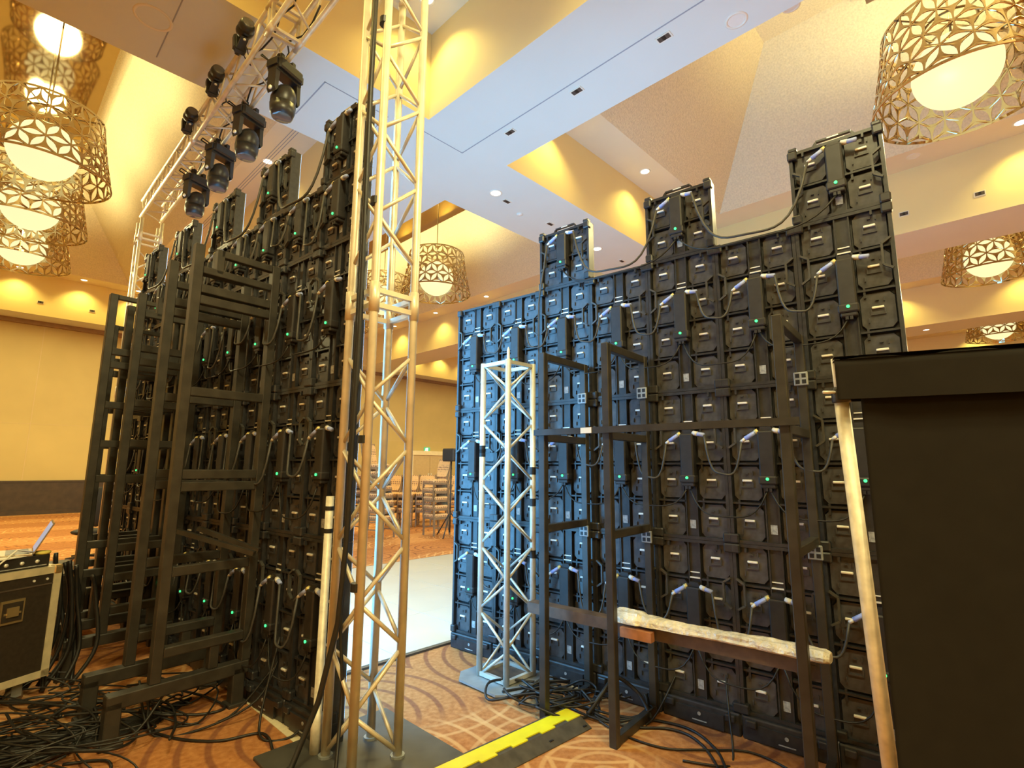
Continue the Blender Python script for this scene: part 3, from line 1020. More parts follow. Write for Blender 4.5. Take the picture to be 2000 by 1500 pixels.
for x, y in ((0, 0), (TS, 0), (TS, TS), (0, TS)):
    MB().lathe([(0.04, 0.018), (0.04, 0.03)], 12, (x, y, 0)).build('bolt_flange', 'base_plate_grey', t)
# overhead beam: local z runs along D1
t = thing('box_truss_beam', 'overhead aluminium box truss beam carrying the moving lights', 'truss', R(TD1, 1.50, 5.70 + TS))
# local x -> D2, local y -> down, local z -> D1
t.matrix_world = Matrix(((D2.x, 0, D1.x, R(TD1, 1.50).x), (D2.y, 0, D1.y, R(TD1, 1.50).y), (0, -1, 0, 5.70 + TS), (0, 0, 0, 1)))
truss(t, TS, FD1 + TS - TD1, 0.25, 0.0255, 0.0115, 'aluminium', (2.05, 4.55))
# short bright tower
RT1, RT2 = None, None
f0 = Vector((-0.03, 4.07, 0))
t = thing('box_truss_tower', 'short bright aluminium box truss tower standing in front of the right wall', 'truss', f0 + Vector((0, 0, 0.02)), ROOM_R)
truss(t, 0.29, 2.43, 0.243, 0.024, 0.0105, 'aluminium_bright', (), 0)
for zz in (2.41, 0.03):
    fr = MB()
    for k, (a, b) in enumerate((((0, 0), (0.29, 0)), ((0.29, 0), (0.29, 0.29)), ((0.29, 0.29), (0, 0.29)), ((0, 0.29), (0, 0)))):
        fr.bar((*a, zz), (*b, zz), 0.03, 0.03)
    fr.build('end_frame', 'aluminium_bright', t)
MB().lathe([(0.012, 2.42), (0.012, 2.50), (0.004, 2.53)], 8).build('spigot_pin', 'handle_metal', t)
for (x, y, z) in ((0, 0.29, 1.72), (0.29, 0, 1.55), (0.29, 0, 1.30), (0.29, 0, 0.90), (0, 0.29, 1.69)):
    MB().lathe([(0.0255, -0.03), (0.0255, 0.03)], 12, (x, y, z)).build('tape_band', 'tape_black', t)
t = thing('truss_base_plate', 'grey steel base plate with cut corners under the short truss tower', 'base plate', f0, ROOM_R)
MB().prism([(-0.16, -0.05), (-0.05, -0.16), (0.34, -0.16), (0.45, -0.05), (0.45, 0.34), (0.34, 0.45), (-0.05, 0.45), (-0.16, 0.34)], 0, 0.014).build('plate', 'base_plate_grey', t)
pl = t.children[0]
pl.rotation_euler = (math.pi / 2, 0, 0)
pl.location = (0, 0, 0.014)
pl.scale = (1, 1, -1)
MB().box(0.03, 0.26, 0.03, 0.26, 0.014, 0.05).build('timber_block', 'bar_wood', t)
# cables down the near tower
base = R(TD1, TD2, 0)


def TW(x, y, z):
    v = R(TD1 + y, TD2 + x, z)
    return v


cable('tower_cable', [TW(-0.035, 0.10, 5.6), TW(-0.04, 0.10, 4.0), TW(-0.035, 0.09, 2.4), TW(-0.04, 0.10, 1.2), TW(-0.05, 0.13, 0.75), TW(-0.10, 0.20, 0.35), TW(-0.20, 0.26, 0.04), TW(-0.55, 0.2, 0.02)], 0.016, 'thick black cable strapped down the near truss tower', 'cables on the near tower', 'cable_black', 8)
cable('tower_cable', [TW(-0.03, 0.135, 5.6), TW(-0.035, 0.13, 3.2), TW(-0.03, 0.135, 1.6), TW(-0.02, 0.15, 0.7), TW(0.0, 0.13, 0.4), TW(-0.06, 0.05, 0.06), TW(-0.15, -0.15, 0.035)], 0.010, 'thinner black cable beside the thick one on the near truss tower', 'cables on the near tower', 'cable_black', 8)
for z in (4.45, 3.2, 1.75, 0.95):
    tag(MB().lathe([(0.034, -0.022), (0.034, 0.022)], 12).build('tape_strap', 'tape_black', None, False, TW(-0.01, 0.02, z)), 'black tape strap round the near tower chord at %s' % {4.45: 'the top', 3.2: 'upper height', 1.75: 'eye height', 0.95: 'low height'}[z], 'tape', 'tape straps on the near tower')
# thin pipe upright left of the near tower
t = thing('pipe_upright', 'cream pipe upright strapped beside the left chord of near tower', 'pipe', TW(-0.02, 0.36, 0))
MB().lathe([(0.032, 0.0), (0.032, 0.22), (0.024, 0.225), (0.024, 1.42)], 14).build('pipe', 'pole_silver', t, True)
for z in (1.35, 1.22):
    MB().lathe([(0.026, z - 0.012), (0.026, z + 0.012)], 14).build('tape_band', 'tape_black', t)

# ------------------------------------------------------------------ moving lights
mh = {}
q = MB().cbox(-0.15, 0.15, -0.10, 0.10, -0.19, -0.07, 0.02).box(-0.17, -0.15, -0.07, 0.07, -0.17, -0.09).box(0.15, 0.17, -0.07, 0.07, -0.17, -0.09)
mh['base'] = q.mesh('base', 'fixture_black')
q = MB()
for x in (-0.07, 0.07):
    q.box(x - 0.02, x + 0.02, -0.035, 0.035, -0.07, 0.028)
    q.lathe([(0.034, -0.02), (0.034, 0.02)], 10, (x, 0, 0.0))
mh['clamp'] = q.mesh('clamp', 'fixture_black')
q = MB()
for s_ in (-1, 1):
    q.prism([(s_ * 0.105, -0.19), (s_ * 0.155, -0.19), (s_ * 0.160, -0.42), (s_ * 0.140, -0.46), (s_ * 0.118, -0.42)], -0.055, 0.055)
q.box(-0.155, 0.155, -0.06, 0.06, -0.215, -0.188)
mh['yoke'] = q.mesh('yoke', 'fixture_black')
rot = Matrix.Rotation(math.radians(18), 3, 'X')
q = MB().ell((0, 0, -0.46), 0.115, 0.13, 0.165, 18, 10, rot)
q.lathe([(0.10, -0.66), (0.118, -0.60), (0.125, -0.52)], 18)
mh['head'] = q.mesh('lamp_head', 'fixture_black', True)
mh['lens'] = MB().lathe([(0.001, -0.668), (0.088, -0.664), (0.10, -0.655)], 18, close=False).mesh('lens', 'lens_glass', True)
q = MB()
for s_ in (-1, 1):
    q.tube((s_ * 0.155, 0, -0.425), (s_ * 0.170, 0, -0.425), 0.022, 10)
mh['knob'] = q.mesh('tilt_knob', 'handle_metal', True)
mh['cord'] = MB().path([(-0.1, 0.06, -0.08), (-0.17, 0.16, 0.0), (-0.10, 0.24, 0.10), (0.02, 0.2, 0.05), (0.08, 0.12, -0.09)], 0.009, 6).path([(0.1, 0.05, -0.08), (0.2, 0.10, 0.03), (0.12, 0.18, 0.12), (0.0, 0.1, 0.02)], 0.007, 6).mesh('power_cord', 'cable_black', True)


def moving_head(mw, label, group):
    t = thing('moving_head_light', label, 'stage light', (0, 0, 0), 0, group)
    t.matrix_world = mw
    obj('base', mh['base'], t)
    obj('clamp', mh['clamp'], t)
    y = obj('yoke', mh['yoke'], t)
    obj('tilt_knob', mh['knob'], y)
    hd = obj('lamp_head', mh['head'], t)
    obj('lens', mh['lens'], hd)
    obj('power_cord', mh['cord'], t)


for k, d1 in enumerate((5.0, 6.0, 7.0, 8.0)):
    p = R(d1, 1.78, 5.70)
    mw = Matrix.Translation(p) @ Matrix.Rotation(ROOM_R + 0.35, 4, 'Z') @ Matrix.Diagonal((1, 1, 0.95, 1))
    moving_head(mw, 'black moving head light hanging right of the truss beam, %s from the camera' % ORD[k], 'moving lights hanging under the beam')
for k, d1 in enumerate((4.3, 5.45, 6.35, 7.35)):
    p = R(d1, 1.49, 5.98)
    # clamped to the side of the upper chord, head swung towards the camera
    zx = (D1 * 0.90 + Vector((0, 0, -0.22)) + D2 * 0.04).normalized()
    xx = D2.cross(zx).normalized()
    yx = zx.cross(xx)
    p = p - D2 * 0.05 + Vector((0, 0, -0.08))
    mw = Matrix(((xx.x, yx.x, zx.x, p.x), (xx.y, yx.y, zx.y, p.y), (xx.z, yx.z, zx.z, p.z), (0, 0, 0, 1))) @ Matrix.Diagonal((0.62, 0.62, 0.55, 1))
    moving_head(mw, 'black moving head light clamped on upper left side of beam, %s from the camera' % ORD[k], 'moving lights on the upper side of the beam')

rb = random.Random(5)
for k, (d2_, z_) in enumerate(((1.74, 5.78), (1.56, 5.86))):
    pts = []
    for j in range(25):
        d1_ = 4.2 + j * 0.19
        pts.append(R(d1_, d2_ + rb.uniform(-0.05, 0.05), z_ - 0.07 * abs(math.sin(j * 0.8)) + rb.uniform(-0.02, 0.02)))
    cable('beam_cable', pts, 0.009, 'black cable draped along the %s side of the overhead truss beam' % ('right', 'left')[k], 'cables on the overhead beam')

# ================================================================== SUPPORT FRAMES
PW = 0.05


def right_frame(al, label):
    t = thing('support_frame', label, 'steel frame', L(2.95, al, 0), LED_R, 'black steel support frames behind the right wall')
    h_, dp = 2.40, 0.55
    for y in (0, dp):
        MB().cbox(-PW / 2, PW / 2, y - PW / 2, y + PW / 2, 0.0, h_, 0.004).build('post', 'steel_black', t)
    for z in (h_ - 0.025, 1.80, 1.19, 0.03):
        MB().cbox(-PW / 2 + 0.003, PW / 2 - 0.003, PW / 2, dp - PW / 2, z - 0.025, z + 0.025, 0.004).build('rung', 'steel_black', t)
    for z in (2.13, 1.13):
        cl = MB().cbox(-0.038, 0.038, dp - PW / 2 - 0.014, dp - PW / 2, z - 0.04, z + 0.04, 0.004).build('wall_clamp', 'base_plate_grey', t)
        for x_ in (-0.017, 0.017):
            for z_ in (-0.018, 0.018):
                MB().box(x_ - 0.011, x_ + 0.011, dp - PW / 2 - 0.0155, dp - PW / 2 - 0.013, z + z_ - 0.012, z + z_ + 0.012).build('clamp_hole', 'led_recess_shade', cl)
    return t


right_frame(2.11, 'black steel support frame behind right wall, next to the short truss tower')
right_frame(1.61, 'black steel support frame behind right wall, middle one of three')
right_frame(0.59, 'black steel support frame behind right wall, beside the silver drape pole')
o = MB().bar(L(2.92, 2.16, 1.835), L(2.92, 0.52, 1.835), 0.035, 0.04).build('cross_tube', 'steel_black')
tag(o, 'long thin black steel tube lying across the three right support frames', 'tube')
MB().bar(L(2.901, 1.78, 1.835), L(2.901, 1.70, 1.835), 0.004, 0.036).build('white_sticker', 'paper_white', o)
# bars resting low in the frames
o = MB().bar(L(3.14, 2.36, 0.62), L(3.14, 0.62, 0.62), 0.09, 0.07).build('timber_bar', 'bar_wood')
tag(o, 'dark brown timber bar lying low through the right support frames', 'bar')
wr = MB()
random.seed(3)
nseg, nr = 48, 18
rings_ = []
fold = [random.uniform(-0.5, 0.5) for _ in range(nr)]
for k in range(nseg + 1):
    t_ = k / nseg
    c = L(3.12, 1.68 + (0.50 - 1.68) * t_, 0.672)
    fold = [f_ * 0.86 + random.uniform(-0.22, 0.22) for f_ in fold]
    end = 0.78 if k in (0, nseg) else 1.0
    lump = 1.0 + 0.10 * math.sin(t_ * 9) + (0.25 if t_ < 0.16 else 0)
    for j in range(nr):
        a = 2 * math.pi * j / nr
        rr = 0.040 * lump * end * (1 + 0.30 * fold[j])
        up_ = math.sin(a)
        v = c + WN * (math.cos(a) * rr * 1.55) + Vector((0, 0, (up_ if up_ > 0 else up_ * 0.5) * rr))
        rings_.append(v)
fs_ = []
for k in range(nseg):
    for j in range(nr):
        fs_.append((k * nr + j, k * nr + (j + 1) % nr, (k + 1) * nr + (j + 1) % nr, (k + 1) * nr + j))
fs_ += [tuple(range(nr - 1, -1, -1)), tuple(range(nseg * nr, nseg * nr + nr))]
wr.add(rings_, fs_)
o = wr.build('wrapped_bundle', 'plastic_wrap')
tag(o, 'crumpled clear plastic wrapped bundle lying on the timber bar', 'wrapped bar')
o = MB().bar(L(3.05, 1.60, 0.615), L(3.05, 1.40, 0.615), 0.05, 0.055).build('wood_offcut', 'block_wood')
tag(o, 'short reddish wood offcut under the end of plastic wrapped bundle', 'wood block')


def left_frame(al, label, top=3.12, sub=True, foot=True, lat0=1.29):
    t = thing('support_frame', label, 'steel frame', L(lat0, al, 0), LED_R, 'black steel support frames behind the left wall')
    dp = 1.83 - lat0
    zb = 0.28
    MB().cbox(-0.03, 0.03, -0.03, 0.03, zb if foot else 0, top, 0.004).build('post', 'steel_black', t)
    MB().cbox(-0.03, 0.03, dp - 0.03, dp + 0.03, zb if foot else 0, top, 0.004).build('post', 'steel_black', t)
    if sub:
        MB().cbox(-0.025, 0.025, 0.115, 0.165, top - 0.18, top, 0.004).build('short_post', 'steel_black', t)
        MB().cbox(-0.025, 0.025, 0.14, dp - 0.03, top - 0.05, top, 0.004).build('rung', 'steel_black', t)
        MB().cbox(-0.025, 0.025, 0.03, dp - 0.03, top - 0.20, top - 0.15, 0.004).build('rung', 'steel_black', t)
    else:
        MB().cbox(-0.022, 0.022, 0.03, dp - 0.03, top - 0.04, top, 0.004).build('rung', 'steel_black', t)
    for z in ((2.81, 2.73, 2.09, 1.54, 1.46, 0.93) if al < 5 else (2.60, 2.48, 2.12, 1.78, 1.48, 0.93, 0.70)):
        if z < top - 0.25:
            MB().cbox(-0.028, 0.028, 0.03, dp - 0.03, z - 0.03, z + 0.03, 0.004).build('rung', 'steel_black', t)
    if foot:
        MB().cbox(-0.04, 0.04, -0.24, dp + 0.02, 0.20, 0.28, 0.006).build('foot_beam', 'steel_black', t)
        for y in (-0.20, dp - 0.04):
            MB().cbox(-0.04, 0.04, y - 0.04, y + 0.04, 0.01, 0.24, 0.006).build('foot_leg', 'steel_black', t)
            MB().cbox(-0.06, 0.06, y - 0.06, y + 0.06, 0.0, 0.025, 0.006).build('foot_pad', 'steel_black', t)
        MB().cbox(-0.03, 0.03, 0.30, 0.36, 0.28, 0.46, 0.006).build('spacer_post', 'steel_black', t)
        MB().cbox(-0.035, 0.035, 0.03, dp - 0.03, 0.42, 0.48, 0.006).build('rung', 'steel_black', t)


left_frame(3.86, 'nearest black steel support frame behind left wall, standing on footed beam')
left_frame(4.34, 'second black steel support frame behind left wall with tall lone post')
left_frame(5.28, 'third black steel support frame behind the left wall', 3.08, True, True, 1.36)
left_frame(5.64, 'fourth support frame behind the left wall, topped by a thin rail', 3.12, False, False, 1.24)
left_frame(5.86, 'fifth support frame behind the left wall, close beside the thin railed one', 3.10, False, True, 1.43)
left_frame(6.20, 'farthest and shorter support frame behind the left wall', 2.96, False, True, 1.40)
for k, (x0, x1) in enumerate(((1.40, 1.72), (1.55, 1.80))):
    o = MB().bar(L(x0, 4.1, 1.16), L(x1, 3.6 + 0.1 * k, 1.02), 0.03, 0.03).build('brace_bar', 'steel_black')
    tag(o, 'slanting grey brace bar between nearest frames and left wall, %s one' % ('upper', 'lower')[k], 'brace bar')

# ================================================================== DRAPE AND POLE
pb, pt = Vector((1.36, 2.02, 0)), Vector((1.285, 2.02, 2.02))
t = thing('drape_pole', 'scuffed silver drape upright pole at the edge of the black drape', 'pole', pb)
q = MB().tube((0, 0, 0.01), (pt.x - pb.x) * 0.93 * Vector((1, 0, 0)) + Vector((0, 0, 1.86)), 0.0255, 16)
q.build('outer_tube', 'pole_silver', t, True)
q = MB().tube((pt.x - pb.x) * 0.93 * Vector((1, 0, 0)) + Vector((0, 0, 1.84)), (pt.x - pb.x, 0, 2.03), 0.019, 14)
q.build('inner_tube', 'paper_white', t, True)
q = MB().lathe([(0.031, 1.855), (0.033, 1.86), (0.033, 1.905), (0.027, 1.915)], 16, ((pt.x - pb.x) * 0.93, 0, 0))
q.build('collar', 'steel_black', t, True)
q = MB().tube(((pt.x - pb.x) * 0.93 - 0.075, -0.01, 1.895), ((pt.x - pb.x) * 0.93 + 0.0, -0.01, 1.895), 0.006, 8)
q.build('pull_pin', 'handle_metal', t, True)
MB().cbox(-0.22, 0.22, -0.22, 0.22, 0.0, 0.012, 0.003).build('base_plate', 'base_plate_dark', t)
# drape: pleated cloth hanging from a crossbar, with a header valance band
e0, e1 = Vector((1.275, 1.99, 0)), Vector((3.1, 1.12, 0))
dd = (e1 - e0).normalized()
nn = Vector((dd.y, -dd.x, 0))


def drape_mesh(z0, z1, amp, off, s0, s1, nx=150, nz=14, seed=1):
    rnd = random.Random(seed)
    ph = [rnd.uniform(0, 6.28) for _ in range(4)]
    m = MB()
    vs_ = []
    Ln = (e1 - e0).length
    for side in (0, 1):
        for j in range(nz + 1):
            z = z0 + (z1 - z0) * j / nz
            lo = 1 - 0.5 * j / nz
            for i in range(nx + 1):
                x = s0 + (s1 - s0) * i / nx
                w_ = amp * lo * (math.sin(x * 11 + ph[0]) * 0.6 + math.sin(x * 19 + ph[1] + 0.5 * z) * 0.35 + math.sin(x * 5 + ph[2]) * 0.4)
                wob = 0.006 * math.sin(x * 23 + ph[3]) if j == nz else 0
                p = e0 + dd * x + nn * (off + w_ - 0.006 * side)
                vs_.append((p.x, p.y, z + wob))
    k = (nx + 1) * (nz + 1)
    fs_ = []
    for j in range(nz):
        for i in range(nx):
            a = j * (nx + 1) + i
            fs_.append((a, a + 1, a + nx + 2, a + nx + 1))
            fs_.append((k + a + 1, k + a, k + a + nx + 1, k + a + nx + 2))
    for i in range(nx):
        fs_.append((nz * (nx + 1) + i, nz * (nx + 1) + i + 1, k + nz * (nx + 1) + i + 1, k + nz * (nx + 1) + i))
    for j in range(nz):
        a, b = j * (nx + 1), (j + 1) * (nx + 1)
        fs_.append((a, b, k + b, k + a))
    m.add(vs_, fs_)
    return m


t = thing('stage_drape', 'black fabric drape with a folded header hanging at right edge', 'drape', (0, 0, 0))
drape_mesh(0.02, 1.93, 0.012, 0.0, 0.06, 2.0, seed=4).build('cloth', 'drape_black', t, True)
drape_mesh(1.86, 2.015, 0.006, 0.045, -0.02, 2.0, nz=5, seed=9).build('header_band', 'drape_black', t, True)
drape_mesh(1.86, 2.015, 0.006, -0.045, -0.02, 2.0, nz=5, seed=12).build('header_band', 'drape_black', t, True)
cap = MB()
a0 = e0 + dd * -0.02
for i in range(40):
    x0, x1 = -0.02 + 2.02 * i / 40, -0.02 + 2.02 * (i + 1) / 40
    ps = []
    for x in (x0, x1):
        for o_ in (-0.05, 0.05):
            p = e0 + dd * x + nn * o_
            ps.append((p.x, p.y, 2.012))
    ps2 = [(x, y, z + 0.012) for x, y, z in ps]
    cap.add(ps + ps2, [(4, 6, 7, 5), (0, 1, 3, 2)])
cap.build('header_fold', 'drape_black', t)
MB().bar(e0 + Vector((0, 0, 1.975)), e1 + Vector((0, 0, 1.975)), 0.035, 0.05).build('crossbar', 'pole_silver', t)

# ================================================================== CABLE RAMP
t = thing('cable_ramp', 'black floor cable ramp with bright yellow hinged lid', 'cable ramp', Vector((0.405, 3.63, 0)), ROOM_R + math.radians(-3.5))
LR = 1.25
body = MB()
prof = [(-0.135, 0.004), (-0.085, 0.044), (0.062, 0.044), (0.150, 0.006), (0.150, 0.0), (-0.135, 0.0)]
n = len(prof)
vs_ = [(-LR, y, z) for y, z in prof] + [(0.0, y, z) for y, z in prof]
fs_ = [tuple(range(n)), tuple(range(2 * n - 1, n - 1, -1))] + [(j, n + j, n + (j + 1) % n, (j + 1) % n) for j in range(n)]
body.add([(x, -y, z) for x, y, z in vs_], [tuple(reversed(q_)) for q_ in fs_])
body.build('ramp_body', 'ramp_black', t)
lid = MB()
k = 0
x = 0.0
while x > -LR + 0.01:
    w_ = 0.115
    x1 = max(-LR, x - w_)
    y0 = -0.058 if k % 2 == 0 else -0.034
    lid.box(x1, x, y0, 0.062, 0.044, 0.0505)
    x = x1
    k += 1
lid.build('yellow_lid', 'ramp_yellow', t)
MB().box(-0.05, -0.02, -0.13, -0.10, 0.012, 0.02).box(-0.34, -0.31, -0.12, -0.09, 0.014, 0.024).build('anchor_recess', 'tape_black', t)

# ================================================================== DANCE FLOOR
t = thing('dance_floor', 'glossy white portable dance floor in front of the screens', 'dance floor', R(3.96, 1.76, 0), ROOM_R)
pw = 0.93
tile = MB().cbox(0.002, pw - 0.002, 0.002, pw - 0.002, 0.0, 0.022, 0.001).mesh('floor_panel', 'dance_white')
for i in range(9):
    for j in range(4):
        # the two LED walls stand on the carpet, keep the panels clear of them
        obj('floor_panel', tile, t, (i * pw, j * pw, 0))
MB().box(0, 9 * pw, -0.035, 0.0, 0, 0.018).build('edge_strip', 'dance_edge', t)
MB().box(0, 9 * pw, 4 * pw, 4 * pw + 0.035, 0, 0.018).build('edge_strip', 'dance_edge', t)
# cream tape on the floor under the left wall
o = MB().bar(Vector((-1.86, 3.94, 0.002)), Vector((-1.22, 3.33, 0.002)), 0.055, 0.003).build('floor_tape', 'tape_cream')
tag(o, 'strip of cream tape on the carpet along the left LED wall', 'tape')

# ================================================================== CABLE HEAPS
rnd = random.Random(11)


def floor_cable(pts2, r, label, group, z=None, material='cable_black'):
    pts = []
    m_ = len(pts2)
    # Catmull-Rom through the points
    for i in range(m_ - 1):
        p0, p1, p2, p3 = [Vector(pts2[max(0, min(m_ - 1, i + k_))]) for k_ in (-1, 0, 1, 2)]
        for s in range(6):
            u = s / 6
            pts.append(0.5 * ((2 * p1) + (p2 - p0) * u + (2 * p0 - 5 * p1 + 4 * p2 - p3) * u * u + (3 * p1 - p0 - 3 * p2 + p3) * u ** 3))
    pts.append(Vector(pts2[-1]))
    return cable('floor_cable', pts, r, label, group, material, 6)


for k in range(44):      # left heap
    cx, cy = rnd.uniform(-3.3, -2.25), rnd.uniform(2.75, 3.9)
    n_ = rnd.randint(5, 8)
    pts = []
    a = rnd.uniform(0, 6.28)
    for j in range(n_):
        a += rnd.uniform(0.5, 1.2)
        rr = rnd.uniform(0.18, 0.5)
        pts.append((cx + rr * math.cos(a) * 1.2 - 0.06 * j, cy + rr * math.sin(a) * 0.7, 0.010 + rnd.uniform(0, 0.10)))
    floor_cable(pts, rnd.choice((0.005, 0.006, 0.008)), 'black cable in the tangled heap on the carpet beside the flight case', 'heap of cables beside the flight case')
for k in range(16):     # straight run of cables in the left foreground
    o_ = 0.028 * k
    pts = [(-3.2 + 0.25 * rnd.random(), 2.62 + o_ * 1.6, 0.012), (-2.9, 2.80 + o_ * 1.3 + rnd.uniform(-.03, .03), 0.012 + 0.012 * (k % 3)), (-2.62, 3.02 + o_ + rnd.uniform(-.03, .03), 0.014 + 0.012 * (k % 2)), (-2.42, 3.25 + o_ * 0.8, 0.014), (-2.2, 3.55 + o_ * 0.8, 0.012)]
    floor_cable(pts, 0.0095, 'black cable in the parallel bundle running over the carpet at lower left', 'bundle of cables at lower left')
for k, pts in enumerate((
        [(-2.35, 3.55, 0.25), (-2.2, 3.45, 0.03), (-2.05, 3.5, 0.01), (-1.8, 3.62, 0.01), (-1.6, 3.75, 0.25)],
        [(-2.3, 3.6, 0.26), (-2.15, 3.4, 0.02), (-1.9, 3.45, 0.01), (-1.62, 3.6, 0.12), (-1.55, 3.75, 0.35)],
        [(-2.2, 3.45, 0.01), (-1.95, 3.35, 0.01), (-1.70, 3.33, 0.01), (-1.52, 3.42, 0.01), (-1.42, 3.36, 0.01), (-1.3, 3.2, 0.01), (-1.1, 3.25, 0.01)],
        [(-2.5, 3.5, 0.2), (-2.4, 3.3, 0.02), (-2.3, 3.28, 0.01), (-2.2, 3.36, 0.05), (-2.15, 3.5, 0.2)],
        [(-1.5, 3.6, 0.5), (-1.52, 3.45, 0.1), (-1.45, 3.35, 0.01), (-1.3, 3.38, 0.01), (-1.2, 3.45, 0.1)],
        [(-2.45, 3.0, 0.01), (-2.25, 2.95, 0.01), (-2.1, 3.0, 0.01), (-2.2, 3.12, 0.01), (-2.4, 3.08, 0.01)])):
    floor_cable(pts, 0.0075, 'dark cable loop on the carpet around the nearest left frame, %s one' % ORD[k], 'cable loops under the left frame')
for k in range(15):     # right heap behind the ramp
    cx, cy = rnd.uniform(0.22, 0.85), rnd.uniform(3.72, 3.98)
    cx = cx - 0.55 * (cy - 3.72)
    pts = []
    a = rnd.uniform(0, 6.28)
    for j in range(rnd.randint(6, 10)):
        a += rnd.uniform(0.6, 1.0)
        rr = rnd.uniform(0.12, 0.26)
        pts.append((cx + rr * math.cos(a) * 1.1, cy + rr * math.sin(a) * 0.8, 0.012 + rnd.uniform(0, 0.09)))
    floor_cable(pts, rnd.choice((0.006, 0.007, 0.009)), 'black cable in the coiled heap on the floor at the foot of right frames', 'coiled cables at the right frames')
for k, pts in enumerate((
        [(0.5, 3.65, 0.02), (0.62, 3.70, 0.15), (0.72, 3.78, 0.20), (0.85, 3.72, 0.12), (0.9, 3.6, 0.02)],
        [(0.35, 3.78, 0.03), (0.55, 3.60, 0.02), (0.78, 3.52, 0.01), (0.98, 3.50, 0.01), (1.10, 3.38, 0.01), (1.12, 3.10, 0.01), (1.02, 2.6, 0.01)],
        [(0.42, 3.82, 0.03), (0.66, 3.66, 0.02), (0.95, 3.60, 0.01), (1.12, 3.48, 0.01), (1.18, 3.25, 0.01), (1.16, 2.95, 0.01), (1.30, 2.5, 0.01)],
        [(0.50, 3.70, 0.02), (0.66, 3.45, 0.01), (0.88, 3.28, 0.01), (1.12, 3.26, 0.01), (1.36, 3.24, 0.01), (1.50, 3.05, 0.01), (1.52, 2.8, 0.01)],
        [(0.95, 3.15, 0.01), (1.15, 3.1, 0.01), (1.25, 3.2, 0.01), (1.35, 3.5, 0.30), (1.5, 3.75, 0.5)],
        [(0.85, 3.55, 0.01), (0.95, 3.62, 0.06), (1.15, 3.75, 0.30), (1.35, 3.85, 0.55)])):
    floor_cable(pts, (0.014, 0.008, 0.008, 0.006, 0.006, 0.006)[k], ('thick dark hose bending out of the coiled cables by the ramp end', 'black cable sweeping towards the camera right of the middle frame', 'second black cable sweeping beside it right of the middle frame', 'thin cable looping along the base of the right wall', 'thin cable rising from the floor to the right wall centre', 'taut cable slanting up from coiled cables to the right wall')[k], 'loose cables on the floor at right')

# ================================================================== FLIGHT CASE, GEAR, LAPTOP
t = thing('flight_case', 'dark brown flight case with pale aluminium edges on casters at left edge', 'flight case', Vector((-3.24, 3.91, 0)), math.radians(72.5))
z0, z1, lx, dy = 0.15, 0.88, 1.0, 0.62
MB().box(-lx, 0, 0, dy, z0, z1).build('body', 'case_laminate', t)
e = 0.042
for (x0, x1, y0, y1, a, b) in ((-lx, 0.004, -0.006, e, z1 - e, z1 + 0.005), (-lx, 0.004, -0.006, e, z0 - 0.004, z0 + e), (-e, 0.006, -0.006, e, z0, z1), (-e, 0.006, dy - e, dy + 0.006, z0, z1), (-e, 0.006, 0, dy, z1 - e, z1 + 0.005), (-e, 0.006, 0, dy, z0, z0 + e)):
    MB().box(x0, x1, y0, y1, a, b).build('edge_angle', 'case_edge', t)
MB().box(-lx, -0.03, -0.004, 0.001, z1 - 0.115, z1 - 0.105).build('lid_seam', 'vent_dark', t)
MB().cbox(-0.05, 0.012, -0.012, 0.05, z1 - 0.05, z1 + 0.010, 0.012).build('ball_corner', 'case_latch', t)
lt = MB().box(-0.335, -0.20, -0.010, 0.002, 0.555, 0.705)
lt = lt.build('latch_dish', 'case_latch', t)
MB().box(-0.325, -0.21, -0.013, -0.009, 0.57, 0.69).build('dish_recess', 'case_laminate', lt)
MB().box(-0.30, -0.235, -0.022, -0.012, 0.60, 0.66).box(-0.315, -0.22, -0.018, -0.012, 0.615, 0.628).build('butterfly_catch', 'case_latch', lt)
for x in (-0.08, -0.16):
    MB().tube((x, -0.006, z1 - 0.075), (x, 0.0, z1 - 0.075), 0.008, 8).build('rivet', 'handle_metal', t)
for x, y in ((-0.14, 0.08), (-0.14, dy - 0.08), (-lx + 0.14, 0.08), (-lx + 0.14, dy - 0.08)):
    cst = MB().box(x - 0.04, x + 0.04, y - 0.035, y + 0.035, 0.125, 0.15).box(x - 0.03, x + 0.03, y - 0.032, y - 0.026, 0.05, 0.13).box(x - 0.03, x + 0.03, y + 0.026, y + 0.032, 0.05, 0.13).build('caster', 'base_plate_grey', t)
    MB().tube((x, y - 0.02, 0.05), (x, y + 0.02, 0.05), 0.05, 16).build('wheel', 'rubber_grey', cst, True)
M72 = math.radians(72.5)
ux, uy = Vector((math.cos(M72), math.sin(M72), 0)), Vector((-math.sin(M72), math.cos(M72), 0))
cb = Vector((-3.24, 3.91, 0))
t = thing('rack_unit', 'low black equipment unit lying on top of the flight case', 'equipment', cb + ux * -0.06 + uy * 0.03 + Vector((0, 0, 0.886)), M72)
MB().cbox(-0.9, 0, 0, 0.45, 0, 0.085, 0.006).build('body', 'gear_black', t)
for x in (-0.08, -0.17, -0.26, -0.35):
    MB().tube((x, -0.008, 0.045), (x, 0.003, 0.045), 0.012, 10).build('knob', 'handle_metal', t, True)
MB().box(-0.9, -0.02, -0.004, 0.001, 0.012, 0.018).build('front_seam', 'label_grey', t)
t = thing('laptop', 'open laptop with pale lit screen standing on the flight case gear', 'laptop', cb + ux * -0.10 + uy * 0.16 + Vector((0, 0, 0.972)), math.radians(-47))
MB().cbox(-0.16, 0.16, -0.22, 0.0, 0, 0.016, 0.003).build('keyboard_base', 'laptop_grey', t)
MB().box(-0.14, 0.14, -0.14, -0.02, 0.016, 0.018).build('keys', 'gear_black', t)
